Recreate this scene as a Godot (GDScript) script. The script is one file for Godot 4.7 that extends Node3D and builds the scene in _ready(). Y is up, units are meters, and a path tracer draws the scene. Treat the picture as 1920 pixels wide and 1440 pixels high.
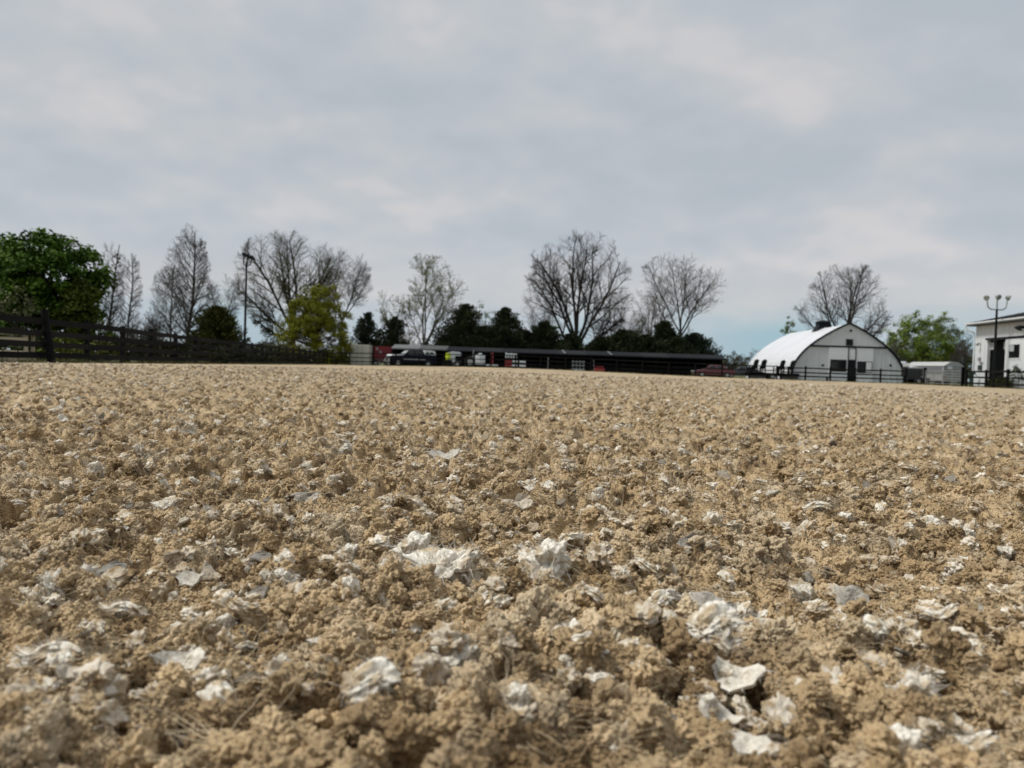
extends Node3D
# A riding arena of loose sand and white fibre, seen from a hand's breadth above the ground.

const LENS := 1413.0                      # bearings below are measured in 1/1413 of the distance
var rng := RandomNumberGenerator.new()
var names := {}
var M := {}
var n_roll := FastNoiseLite.new()
var n_lump := FastNoiseLite.new()
var n_clod := FastNoiseLite.new()
var n_bit := FastNoiseLite.new()
var n_grain := FastNoiseLite.new()
var n_any := FastNoiseLite.new()
var fence_line := [Vector2(-11.2, 8), Vector2(-21.3, -85), Vector2(29, -76.6), Vector2(39.3, -74.8), Vector2(38.9, -71), Vector2(37.7, -62.8), Vector2(37.5, -40), Vector2(36, 8)]


# ---------------------------------------------------------------- mesh helper
class MB:
	var v := PackedVector3Array()
	var n := PackedVector3Array()
	var c := PackedColorArray()
	var idx := PackedInt32Array()
	var col := Color.WHITE
	var colored := false

	func tri(a: Vector3, b: Vector3, d: Vector3, out: Vector3) -> void:
		var k := v.size()
		var nn := (d - a).cross(b - a)
		if nn.dot(out) < 0.0:
			var t := b
			b = d
			d = t
			nn = -nn
		nn = nn.normalized()
		for p in [a, b, d]:
			v.append(p)
			n.append(nn)
			c.append(col)
		idx.append_array([k, k + 1, k + 2])

	func quad(a: Vector3, b: Vector3, d: Vector3, e: Vector3, out: Vector3) -> void:
		tri(a, b, d, out)
		tri(a, d, e, out)

	func box(x: Transform3D, s: Vector3) -> void:
		var h := s * 0.5
		var q := []
		for i in 8:
			q.append(x * Vector3(h.x if i & 1 else -h.x, h.y if i & 2 else -h.y, h.z if i & 4 else -h.z))
		quad(q[0], q[1], q[3], q[2], -x.basis.z)
		quad(q[4], q[5], q[7], q[6], x.basis.z)
		quad(q[0], q[2], q[6], q[4], -x.basis.x)
		quad(q[1], q[3], q[7], q[5], x.basis.x)
		quad(q[0], q[1], q[5], q[4], -x.basis.y)
		quad(q[2], q[3], q[7], q[6], x.basis.y)

	func bx(at: Vector3, s: Vector3) -> void:
		box(Transform3D(Basis(), at), s)

	# a block with its upright and top edges taken off
	func block(at: Vector3, s: Vector3, r: float) -> void:
		var pts := []
		var h := s * 0.5
		pts = [Vector2(-h.x + r, -h.z), Vector2(h.x - r, -h.z), Vector2(h.x, -h.z + r), Vector2(h.x, h.z - r), Vector2(h.x - r, h.z), Vector2(-h.x + r, h.z), Vector2(-h.x, h.z - r), Vector2(-h.x, -h.z + r)]
		var lay := [[-h.y, 1.0], [h.y - r, 1.0], [h.y, 0.0]]
		for l in 2:
			for i in 8:
				var a: Vector2 = pts[i]
				var b: Vector2 = pts[(i + 1) % 8]
				var f := Vector2((h.x - r) / h.x, (h.z - r) / h.z)
				var a2: Vector2 = a if lay[l + 1][1] > 0.5 else a * f
				var b2: Vector2 = b if lay[l + 1][1] > 0.5 else b * f
				quad(at + Vector3(a.x, lay[l][0], a.y), at + Vector3(b.x, lay[l][0], b.y), at + Vector3(b2.x, lay[l + 1][0], b2.y), at + Vector3(a2.x, lay[l + 1][0], a2.y), Vector3(a.x + b.x, 0.02, a.y + b.y))
		for i in range(1, 7):
			var f := Vector2((h.x - r) / h.x, (h.z - r) / h.z)
			var a: Vector2 = pts[0] * f
			var b: Vector2 = pts[i] * f
			var e: Vector2 = pts[i + 1] * f
			tri(at + Vector3(a.x, h.y, a.y), at + Vector3(b.x, h.y, b.y), at + Vector3(e.x, h.y, e.y), Vector3.UP)
			tri(at + Vector3(pts[0].x, -h.y, pts[0].y), at + Vector3(pts[i].x, -h.y, pts[i].y), at + Vector3(pts[i + 1].x, -h.y, pts[i + 1].y), Vector3.DOWN)

	func tube(pts: PackedVector3Array, rad: PackedFloat32Array, k: int, caps := false) -> void:
		var m := pts.size()
		if m < 2:
			return
		var t := (pts[1] - pts[0]).normalized()
		var u := t.cross(Vector3(0.31, 0.17, 0.93)).normalized()
		if u.length() < 0.5:
			u = t.cross(Vector3.RIGHT).normalized()
		var k0 := v.size()
		for i in m:
			if i > 0:
				t = (pts[mini(i + 1, m - 1)] - pts[i - 1]).normalized()
				u = (u - t * u.dot(t)).normalized()
			var w := t.cross(u)
			for j in k:
				var a := TAU * j / k
				var o := u * cos(a) + w * sin(a)
				v.append(pts[i] + o * rad[i])
				n.append(o)
				c.append(col)
		for i in m - 1:
			for j in k:
				var bl := k0 + i * k + j
				var br := k0 + i * k + (j + 1) % k
				idx.append_array([bl, bl + k, br + k, bl, br + k, br])
		if caps:
			for e in [0, m - 1]:
				var out: Vector3 = (pts[0] - pts[1]) if e == 0 else (pts[m - 1] - pts[m - 2])
				for j in range(1, k - 1):
					tri(v[k0 + e * k], v[k0 + e * k + j], v[k0 + e * k + j + 1], out)

	func rod(a: Vector3, b: Vector3, r: float, k := 6) -> void:
		tube(PackedVector3Array([a, b]), PackedFloat32Array([r, r]), k, true)

	# a flat outline (in x and y), given a depth along z
	func slab(poly: PackedVector2Array, z0: float, z1: float, x := Transform3D()) -> void:
		var ix := Geometry2D.triangulate_polygon(poly)
		for k in range(0, ix.size(), 3):
			for z in [z0, z1]:
				tri(x * Vector3(poly[ix[k]].x, poly[ix[k]].y, z), x * Vector3(poly[ix[k + 1]].x, poly[ix[k + 1]].y, z), x * Vector3(poly[ix[k + 2]].x, poly[ix[k + 2]].y, z), x.basis.z * (1.0 if z == maxf(z0, z1) else -1.0))
		var mid := Vector2.ZERO
		var sign := -1.0 if Geometry2D.is_polygon_clockwise(poly) else 1.0
		for i in poly.size():
			var a := poly[i]
			var b := poly[(i + 1) % poly.size()]
			var o := (b - a).orthogonal() * -sign
			o = Vector2((b - a).y, -(b - a).x) * sign
			quad(x * Vector3(a.x, a.y, z0), x * Vector3(b.x, b.y, z0), x * Vector3(b.x, b.y, z1), x * Vector3(a.x, a.y, z1), x.basis * Vector3(o.x, o.y, 0))

	func leaf(p: Vector3, a: Vector3, b: Vector3, nn: Vector3) -> void:
		var k := v.size()
		v.append_array([p - a, p + b, p + a, p - b])
		n.append_array([nn, nn, nn, nn])
		c.append_array([col, col, col, col])
		idx.append_array([k, k + 1, k + 2, k, k + 2, k + 3])

	func mesh() -> ArrayMesh:
		var arr := []
		arr.resize(Mesh.ARRAY_MAX)
		arr[Mesh.ARRAY_VERTEX] = v
		arr[Mesh.ARRAY_NORMAL] = n
		if colored:
			arr[Mesh.ARRAY_COLOR] = c
		arr[Mesh.ARRAY_INDEX] = idx
		var m := ArrayMesh.new()
		m.add_surface_from_arrays(Mesh.PRIMITIVE_TRIANGLES, arr)
		return m


# ---------------------------------------------------------------- scene helpers
func numbered(called: String) -> String:
	if not names.has(called):
		names[called] = 0
		return called
	names[called] += 1
	return "%s_%03d" % [called, names[called]]

func tag(o: Node3D, label: String, category := "", group := "", kind := "") -> Node3D:
	if label: o.set_meta("label", label)
	if category: o.set_meta("category", category)
	if group: o.set_meta("group", group)
	if kind: o.set_meta("kind", kind)
	return o

func thing(called: String, label: String, category: String, at := Vector3.ZERO, turn := 0.0, group := "") -> Node3D:
	var o := Node3D.new()
	o.name = numbered(called)
	add_child(o)
	o.position = at
	o.rotation.y = turn
	return tag(o, label, category, group)

func part(called: String, m: Mesh, mat: Material, parent: Node3D, x := Transform3D()) -> MeshInstance3D:
	var o := MeshInstance3D.new()
	o.mesh = m
	o.material_override = mat
	o.transform = x
	var key := called
	var k := 0
	while parent.has_node(NodePath(key)):
		k += 1
		key = "%s_%03d" % [called, k]
	o.name = key
	parent.add_child(o, true)
	return o

func solo(called: String, m: Mesh, mat: Material, label := "", category := "", group := "", kind := "") -> MeshInstance3D:
	var o := MeshInstance3D.new()
	o.mesh = m
	o.material_override = mat
	o.name = numbered(called)
	add_child(o)
	tag(o, label, category, group, kind)
	return o

func boxes(list: Array) -> ArrayMesh:      # [centre, size] pairs
	var b := MB.new()
	for e in list:
		b.bx(e[0], e[1])
	return b.mesh()

func lin(r: float, g: float, b: float) -> Color:
	return Color(r, g, b).linear_to_srgb()

func paint(key: String, color: Color, rough := 0.8, metal := 0.0) -> StandardMaterial3D:
	var m := StandardMaterial3D.new()
	m.albedo_color = color
	m.roughness = rough
	m.metallic = metal
	m.resource_name = key
	M[key] = m
	return m

func noise_tex(size: int, freq: float, ramp: Array, kind := FastNoiseLite.TYPE_SIMPLEX_SMOOTH, octaves := 3, bump := 0.0) -> NoiseTexture2D:
	var t := NoiseTexture2D.new()
	t.width = size
	t.height = size
	t.seamless = true
	var f := FastNoiseLite.new()
	f.noise_type = kind
	f.frequency = freq
	f.fractal_octaves = octaves
	f.seed = 7
	t.noise = f
	if bump > 0.0:
		t.as_normal_map = true
		t.bump_strength = bump
	elif ramp:
		var g := Gradient.new()
		g.offsets = PackedFloat32Array(range(ramp.size()).map(func(i): return float(i) / (ramp.size() - 1)))
		g.colors = PackedColorArray(ramp)
		t.color_ramp = g
	return t

func crown_y(x: float, z: float) -> float:      # the arena is crowned: it falls about two per cent to its sides
	return -0.32 * (1.0 - exp(-x * x / 225.0))

func bump(n: FastNoiseLite, x: float, z: float) -> float:      # rounded heads with creases between
	var d := n.get_noise_2d(x, z) + 1.0
	return maxf(0.0, 1.0 - d * d * 1.25)

func zone(x: float, z: float) -> float:      # raked loose here, settled there
	return smoothstep(-0.35, 0.30, n_any.get_noise_2d(x * 6.0 + 33.0, z * 5.0))

func relief(x: float, z: float, r: float) -> float:
	var a := n_roll.get_noise_2d(x, z)
	var b := n_lump.get_noise_2d(x, z)
	var e := bump(n_clod, x, z)
	var pit := smoothstep(0.05, 0.40, n_any.get_noise_2d(x * 34.0 + 7.0, z * 34.0 + 2.0 * a)) + 0.45 * smoothstep(0.10, 0.45, n_any.get_noise_2d(x * 63.0, z * 63.0 + 30.0))
	e *= 0.3 + 0.8 * zone(x, z)
	var y := a * 0.0105 + b * 0.0104 + e * (0.0013 + 0.003 * b) - pit * 0.0150 * (0.7 + 0.6 * a)
	if r < 4.0:
		y += bump(n_bit, x, z) * 0.0021 * (0.75 + 0.8 * b)
	if r < 1.3:
		y += bump(n_grain, x, z) * 0.0012
	return y

func sand_color(x: float, z: float, r: float) -> Color:      # tan sand, damp brown here, greyed with fibre dust there
	var t := 0.5 + 0.5 * n_any.get_noise_2d(x * 6.0, z * 6.0)
	var u := 0.5 + 0.5 * n_any.get_noise_2d(x * 24.0 + 40.0, z * 24.0)
	var c := Color(0.43, 0.310, 0.172).lerp(Color(0.61, 0.478, 0.305), clampf(0.6 * t + 0.6 * u - 0.1, 0.0, 1.0))
	c = c.lerp(Color(0.23, 0.158, 0.085), 0.85 * smoothstep(0.10, 0.55, 0.7 * n_any.get_noise_2d(x * 15.0 + 80.0, z * 12.0) + 0.45 * n_any.get_noise_2d(x * 46.0, z * 46.0 + 9.0)))
	c = c.lerp(Color(0.70, 0.61, 0.46), 0.45 * smoothstep(0.12, 0.60, 0.7 * n_any.get_noise_2d(x * 11.0 + 20.0, z * 9.0 + 55.0) + 0.45 * n_any.get_noise_2d(x * 52.0 + 31.0, z * 52.0)))
	return c.lerp(Color(0.60, 0.50, 0.355), 0.5 * smoothstep(0.8, 7.0, r))

func sand_y(x: float, z: float) -> float:
	return crown_y(x, z) + relief(x, z, sqrt(x * x + z * z))

func spot(px: float, d: float, lift := 0.0) -> Vector3:      # a place on the ground by its bearing and distance
	var x := (px - 960.0) / LENS * d
	return Vector3(x, crown_y(x, -d) - 0.05 + lift, -d)

func jitter(s: float) -> Vector3:
	return Vector3(rng.randf_range(-s, s), rng.randf_range(-s, s), rng.randf_range(-s, s))


# ---------------------------------------------------------------- start
func _ready() -> void:
	rng.seed = 11
	make_camera()
	make_sky()
	make_materials()
	for e in [[n_roll, 6.5, 1], [n_lump, 30.0, 2], [n_clod, 74.0, 3], [n_bit, 210.0, 4], [n_grain, 560.0, 5], [n_any, 1.0, 6]]:
		e[0].noise_type = FastNoiseLite.TYPE_SIMPLEX_SMOOTH
		e[0].fractal_type = FastNoiseLite.FRACTAL_NONE
		e[0].frequency = e[1]
		e[0].seed = e[2]
	for n in [n_clod, n_bit, n_grain]:
		n.noise_type = FastNoiseLite.TYPE_CELLULAR
		n.cellular_return_type = FastNoiseLite.RETURN_DISTANCE
		n.cellular_distance_function = FastNoiseLite.DISTANCE_EUCLIDEAN
		n.cellular_jitter = 1.0
	n_lump.fractal_type = FastNoiseLite.FRACTAL_FBM
	n_lump.fractal_octaves = 4
	n_lump.fractal_gain = 0.55
	for n in [n_clod, n_bit]:
		n.domain_warp_enabled = true
		n.domain_warp_amplitude = 0.6 / n.frequency
		n.domain_warp_frequency = n.frequency * 1.6
		n.domain_warp_fractal_type = FastNoiseLite.DOMAIN_WARP_FRACTAL_NONE
	make_ground()
	make_fences()
	make_shed()
	make_hoop_barn()
	make_white_barn()
	make_poles()
	make_yard()
	make_trees()
	make_footing()


func make_camera() -> void:
	var cam := Camera3D.new()
	cam.name = "camera"
	var a := CameraAttributesPhysical.new()
	a.frustum_focal_length = 23.55
	a.frustum_focus_distance = 0.76
	a.frustum_near = 0.02
	a.frustum_far = 3000.0
	a.exposure_aperture = 12.8
	add_child(cam)
	cam.attributes = a
	cam.fov = 54.0
	cam.near = 0.02
	cam.far = 3000.0
	cam.position = Vector3(0, 0.13, 0)
	cam.rotation = Vector3(deg_to_rad(-1.3), 0, deg_to_rad(1.8))
	cam.current = true


func make_sky() -> void:
	var w := 1024
	var h := 512
	var im := Image.create(w, h, false, Image.FORMAT_RGBF)
	var big := FastNoiseLite.new()
	big.noise_type = FastNoiseLite.TYPE_SIMPLEX_SMOOTH
	big.frequency = 0.95
	big.fractal_octaves = 6
	big.fractal_gain = 0.56
	big.seed = 21
	var soft := big.duplicate()
	soft.seed = 5
	soft.frequency = 2.3
	soft.fractal_octaves = 5
	soft.fractal_gain = 0.66
	var low := Color(0.20, 0.20, 0.195)
	im.fill(low)
	for j in h / 2:
		var el := PI * (0.5 - (j + 0.5) / h)
		var sy := sin(el)
		var k := 1.0 / (sy + 0.24)
		for i in w:
			var az := TAU * ((i + 0.5) / w - 0.5)
			var px := sin(az) * cos(el) * k
			var pz := -cos(az) * cos(el) * k
			var a := big.get_noise_2d(px * 0.85, pz * 1.2)
			var b: float = soft.get_noise_2d(px * 0.9 + 9.0, pz * 1.15)
			var t := clampf(0.42 + 0.52 * a + 0.50 * b, 0.0, 1.0)
			t = t * t * (3.0 - 2.0 * t)
			# grey blue bases, paler and a little pink where the layer is thin
			var c := Color(0.455, 0.502, 0.556).lerp(Color(0.585, 0.60, 0.622), t).lerp(Color(0.645, 0.62, 0.63), 0.7 * smoothstep(0.6, 1.0, t))
			c = c * (1.0 + 0.16 * smoothstep(0.35, 1.0, sy) + 0.06 * smoothstep(0.30, 0.06, sy))
			# the layer breaks open low over the horizon: a streak of cream cloud over clear blue
			var gap := smoothstep(0.105, 0.055, sy + 0.02 * b) * clampf(0.55 + 2.2 * big.get_noise_2d(sin(az) * 1.4 + 4.0, cos(az) * 1.4), 0.0, 1.0)
			c = c.lerp(Color(0.36, 0.52, 0.59), minf(1.0, gap * 1.15))
			var rim := smoothstep(0.05, 0.085, sy + 0.015 * b) * smoothstep(0.15, 0.10, sy)
			c = c.lerp(Color(0.64, 0.635, 0.62), rim * 0.35)
			im.set_pixel(i, j, c * 0.505)
	var pan := PanoramaSkyMaterial.new()
	pan.panorama = ImageTexture.create_from_image(im)
	var sky := Sky.new()
	sky.sky_material = pan
	var e := Environment.new()
	e.background_mode = Environment.BG_SKY
	e.sky = sky
	e.tonemap_mode = Environment.TONE_MAPPER_LINEAR
	e.tonemap_exposure = 1.95
	e.sdfgi_enabled = true
	e.ssao_enabled = true
	e.ssil_enabled = true
	var we := WorldEnvironment.new()
	we.name = "world"
	we.environment = e
	add_child(we)
	var sun := DirectionalLight3D.new()
	sun.name = "sun"
	sun.light_energy = 0.5
	sun.light_color = Color(1.0, 0.98, 0.945)
	sun.light_angular_distance = 10.0
	sun.shadow_enabled = true
	add_child(sun)
	sun.look_at_from_position(Vector3(-34, 52, 4), Vector3.ZERO)


func make_materials() -> void:
	var m := paint("sand", Color.WHITE, 0.95)
	m.vertex_color_use_as_albedo = true
	m.albedo_texture = noise_tex(512, 0.11, [Color(0.62, 0.60, 0.57), Color(0.90, 0.89, 0.88), Color(1, 1, 1), Color(0.80, 0.78, 0.76)], FastNoiseLite.TYPE_SIMPLEX_SMOOTH, 4)
	m.normal_enabled = true
	m.normal_texture = noise_tex(512, 0.075, [], FastNoiseLite.TYPE_CELLULAR, 2, 14.0)
	m.normal_scale = 1.0
	m.uv1_triplanar = true
	m.uv1_world_triplanar = true
	m.uv1_scale = Vector3.ONE * 9.0
	m.metallic_specular = 0.2
	var s := m.duplicate()
	s.uv1_world_triplanar = false
	s.uv1_scale = Vector3.ONE * 0.08
	M.clod = s
	var f := paint("fibre", Color.WHITE, 0.9)
	f.vertex_color_use_as_albedo = true
	f.backlight_enabled = true
	f.backlight = Color(0.35, 0.35, 0.33)
	f.albedo_texture = noise_tex(256, 0.03, [Color(0.80, 0.77, 0.70), Color(0.97, 0.96, 0.94), Color(1, 1, 1)], FastNoiseLite.TYPE_SIMPLEX_SMOOTH, 4)
	f.uv1_triplanar = true
	f.uv1_scale = Vector3.ONE * 0.5
	f.normal_enabled = true
	f.normal_texture = noise_tex(256, 0.05, [], FastNoiseLite.TYPE_SIMPLEX_SMOOTH, 4, 5.0)
	f.metallic_specular = 0.05
	var g := paint("grass", Color.WHITE, 0.95)
	g.albedo_texture = noise_tex(512, 0.02, [lin(0.025, 0.035, 0.008), lin(0.05, 0.07, 0.014), lin(0.10, 0.10, 0.03), lin(0.045, 0.06, 0.015)], FastNoiseLite.TYPE_SIMPLEX_SMOOTH, 5)
	g.uv1_triplanar = true
	g.uv1_world_triplanar = true
	g.uv1_scale = Vector3.ONE * 0.09
	var bl := paint("blade", Color.WHITE, 0.8)
	bl.vertex_color_use_as_albedo = true
	bl.backlight_enabled = true
	bl.backlight = Color(0.3, 0.32, 0.12)
	var lf := paint("leaf", Color.WHITE, 0.75)
	lf.vertex_color_use_as_albedo = true
	lf.backlight_enabled = true
	lf.backlight = Color(0.34, 0.36, 0.10)
	lf.metallic_specular = 0.25
	var nd := paint("needle", Color.WHITE, 0.85)
	nd.vertex_color_use_as_albedo = true
	nd.metallic_specular = 0.2
	for e in [["bark", 0.055, 0.047, 0.04], ["bark_dark", 0.04, 0.035, 0.03], ["bark_pale", 0.16, 0.14, 0.115], ["twig", 0.062, 0.05, 0.042], ["twig_olive", 0.075, 0.07, 0.04], ["twig_grey", 0.08, 0.07, 0.066]]:
		var b := paint(e[0], Color.WHITE, 0.9)
		b.albedo_texture = noise_tex(128, 0.05, [lin(e[1] * 0.6, e[2] * 0.6, e[3] * 0.6), lin(e[1], e[2], e[3]), lin(e[1] * 1.35, e[2] * 1.35, e[3] * 1.35)])
		b.uv1_triplanar = true
		b.uv1_scale = Vector3.ONE * 0.8
	for e in [["board", 0.009, 0.009, 0.0095, 31], ["board_worn", 0.015, 0.0145, 0.0145, 33]]:
		var b := paint(e[0], Color.WHITE, 0.7)
		b.albedo_texture = noise_tex(256, 0.03, [lin(e[1] * 0.55, e[2] * 0.55, e[3] * 0.55), lin(e[1], e[2], e[3]), lin(e[1] * 1.9, e[2] * 1.8, e[3] * 1.7)], FastNoiseLite.TYPE_SIMPLEX_SMOOTH, 5)
		b.uv1_triplanar = true
		b.uv1_scale = Vector3(0.4, 3.0, 3.0)
	var wb := paint("white_siding", Color.WHITE, 0.6)
	wb.albedo_texture = noise_tex(256, 0.01, [lin(0.56, 0.60, 0.62), lin(0.64, 0.67, 0.69), lin(0.70, 0.72, 0.73)], FastNoiseLite.TYPE_SIMPLEX_SMOOTH, 5)
	wb.uv1_triplanar = true
	wb.uv1_scale = Vector3(0.5, 0.12, 0.5)
	var mem := paint("membrane", Color.WHITE, 0.35)
	mem.albedo_texture = noise_tex(256, 0.01, [lin(0.62, 0.64, 0.67), lin(0.72, 0.73, 0.75)], FastNoiseLite.TYPE_SIMPLEX_SMOOTH, 4)
	mem.uv1_triplanar = true
	mem.uv1_scale = Vector3.ONE * 0.15
	paint("grey_siding", lin(0.53, 0.56, 0.575), 0.65)
	paint("black_trim", lin(0.012, 0.014, 0.017), 0.45)
	paint("black", lin(0.004, 0.004, 0.0045), 0.7)
	paint("glass_dark", lin(0.01, 0.012, 0.013), 0.08)
	paint("white_paint", lin(0.66, 0.69, 0.71), 0.5)
	for k in ["board", "board_worn", "black_trim", "black", "bark", "bark_dark", "bark_pale", "twig", "twig_olive", "twig_grey"]:
		M[k].metallic_specular = 0.15
	paint("cream_paint", lin(0.46, 0.44, 0.37), 0.6)
	paint("roof_grey", lin(0.030, 0.031, 0.034), 0.7)
	paint("roof_pale", lin(0.13, 0.14, 0.14), 0.7)
	paint("roof_mid", lin(0.065, 0.07, 0.07), 0.7)
	paint("roof_dark", lin(0.022, 0.023, 0.027), 0.7)
	paint("shed_wood", lin(0.010, 0.010, 0.011), 0.85)
	paint("navy", lin(0.004, 0.005, 0.016), 0.3)
	M.navy.metallic_specular = 0.25
	paint("maroon", lin(0.10, 0.007, 0.012), 0.3).clearcoat_enabled = true
	paint("charcoal", lin(0.018, 0.019, 0.024), 0.3).clearcoat_enabled = true
	paint("barn_red", lin(0.19, 0.012, 0.018), 0.6)
	paint("jump_red", lin(0.30, 0.03, 0.03), 0.55)
	for k in ["shed_wood", "roof_grey", "roof_dark"]: M[k].metallic_specular = 0.1
	paint("rubber", lin(0.012, 0.012, 0.012), 0.9)
	paint("alloy", lin(0.45, 0.45, 0.46), 0.35, 0.8)
	paint("aluminium", lin(0.40, 0.40, 0.40), 0.55, 0.35)
	paint("pale_metal", lin(0.40, 0.40, 0.39), 0.6)
	paint("steel", lin(0.28, 0.29, 0.30), 0.5, 0.4)
	paint("pole_dark", lin(0.010, 0.012, 0.013), 0.5)
	M.pole_dark.metallic_specular = 0.2
	paint("lamp_green", lin(0.22, 0.25, 0.22), 0.5)
	paint("lime", lin(0.55, 0.65, 0.04), 0.5)
	paint("pump_green", lin(0.015, 0.035, 0.025), 0.5)
	paint("old_timber", lin(0.42, 0.35, 0.25), 0.9)
	paint("pane_pale", lin(0.42, 0.45, 0.46), 0.12)


# ---------------------------------------------------------------- ground
func reach(dir: Vector2) -> float:      # how far the arena goes in that direction
	var best := 400.0
	for i in fence_line.size() - 1:
		var hit = Geometry2D.segment_intersects_segment(Vector2.ZERO, dir * 400.0, fence_line[i], fence_line[i + 1])
		if hit != null:
			best = minf(best, hit.length())
	return best


func make_ground() -> void:
	# the grass land: one sheet out to the horizon, dipping under the arena
	var g := MB.new()
	var rr := [0.0, 4.0, 8.0, 12.0, 18.0, 26.0, 36.0, 48.0, 60.0, 72.0, 84.0, 100.0, 130.0, 200.0, 400.0, 900.0, 2400.0]
	var k := 96
	for r in rr:
		for i in k:
			var a: float = TAU * i / k
			var x: float = sin(a) * r
			var z: float = -cos(a) * r
			g.v.append(Vector3(x, crown_y(x, z) - 0.05, z))
			g.n.append(Vector3.UP)
	for j in rr.size() - 1:
		for i in k:
			var a := j * k + i
			var b := j * k + (i + 1) % k
			g.idx.append_array([a, a + k, b + k, a, b + k, b])
	g.c = PackedColorArray()
	solo("ground", g.mesh(), M.grass, "dark rough grass land round the arena", "", "", "structure")

	# the sand: fine where it is near
	var th := PackedFloat32Array()
	var a := -1.75
	while a < 1.75:
		th.append(a)
		a += 0.0024 if absf(a) < 0.73 else 0.011
	var rad := PackedFloat32Array()
	var r := 0.09
	while r < 120.0:
		rad.append(r)
		r *= 1.0042 if r < 1.2 else 1.0064 if r < 2.0 else (1.0095 if r < 5.0 else (1.03 if r < 30.0 else 1.08))
	var s := MB.new()
	var cols := th.size()
	var rows := rad.size()
	s.v.resize(rows * cols)
	s.n.resize(rows * cols)
	s.c.resize(rows * cols)
	var pos := PackedVector3Array()
	pos.resize(rows * cols)
	for i in cols:
		var dir := Vector2(sin(th[i]), -cos(th[i]))
		var most := reach(dir)
		for j in rows:
			var q := minf(rad[j], most)
			var x := dir.x * q
			var z := dir.y * q
			var y := crown_y(x, z) + relief(x, z, q)
			pos[j * cols + i] = Vector3(x, y, z)
			var c := sand_color(x, z, q)
			s.c[j * cols + i] = c * (1.0 + 0.16 * smoothstep(2.0, 9.0, q) * n_any.get_noise_2d(x * 0.30, z * 0.12 + 60.0))
	s.v = pos
	for j in rows:
		for i in cols:
			var i0 := maxi(i - 1, 0)
			var i1 := mini(i + 1, cols - 1)
			var j0 := maxi(j - 1, 0)
			var j1 := mini(j + 1, rows - 1)
			var nn := (pos[j * cols + i1] - pos[j * cols + i0]).cross(pos[j1 * cols + i] - pos[j0 * cols + i])
			if nn.y < 0.0: nn = -nn
			s.n[j * cols + i] = nn.normalized() if nn.length_squared() > 1e-14 else Vector3.UP
	var idx := PackedInt32Array()
	idx.resize((rows - 1) * (cols - 1) * 6)
	var w := 0
	for j in rows - 1:
		for i in cols - 1:
			var q := j * cols + i
			if pos[q].is_equal_approx(pos[q + cols]) and pos[q + 1].is_equal_approx(pos[q + cols + 1]):
				continue
			idx[w] = q
			idx[w + 1] = q + cols
			idx[w + 2] = q + cols + 1
			idx[w + 3] = q
			idx[w + 4] = q + cols + 1
			idx[w + 5] = q + 1
			w += 6
	idx.resize(w)
	s.idx = idx
	s.colored = true
	solo("arena_sand_ground", s.mesh(), M.sand, "loose tan sand of the riding arena", "", "", "structure")


# ---------------------------------------------------------------- fences
func run_of(a: Vector2, b: Vector2, step: float) -> Array:
	var n := maxi(1, int(round(a.distance_to(b) / step)))
	var out := []
	for i in n + 1:
		out.append(a.lerp(b, float(i) / n))
	return out


func fence(label: String, pts: Array, heights: Array, bw: float, side: float, tall: float) -> Node3D:
	var f := thing("board_fence", label, "fence")
	var unit := BoxMesh.new()
	unit.size = Vector3.ONE
	for i in pts.size():
		var p: Vector2 = pts[i]
		var y := crown_y(p.x, p.y) - 0.1
		var h: float = tall + rng.randf_range(-0.03, 0.06) + 0.1
		var lean := Basis.from_euler(Vector3(rng.randf_range(-0.02, 0.02), rng.randf_range(-0.1, 0.1), rng.randf_range(-0.02, 0.02)))
		part("post", unit, M.board, f, Transform3D(lean * Basis.from_scale(Vector3(0.14, h, 0.14)), Vector3(p.x, y + h / 2, p.y)))
	for i in pts.size() - 1:
		var a: Vector2 = pts[i]
		var b: Vector2 = pts[i + 1]
		var d := b - a
		var off := Vector2(d.y, -d.x).normalized() * side * 0.092
		for k in heights.size():
			var ya: float = crown_y(a.x, a.y) + heights[k] + rng.randf_range(-0.025, 0.025)
			var yb: float = crown_y(b.x, b.y) + heights[k] + rng.randf_range(-0.025, 0.025)
			var pa := Vector3(a.x + off.x, ya, a.y + off.y)
			var pb := Vector3(b.x + off.x, yb, b.y + off.y)
			var x := (pb - pa)
			var bas := Basis(x.normalized(), Vector3.UP, x.normalized().cross(Vector3.UP)).orthonormalized()
			var wide: float = bw * rng.randf_range(0.94, 1.05)
			part("board", unit, M.board if rng.randf() < 0.6 else M.board_worn, f, Transform3D(bas * Basis.from_scale(Vector3(x.length() - 0.006, wide, 0.035)), (pa + pb) / 2))
	return f


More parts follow.
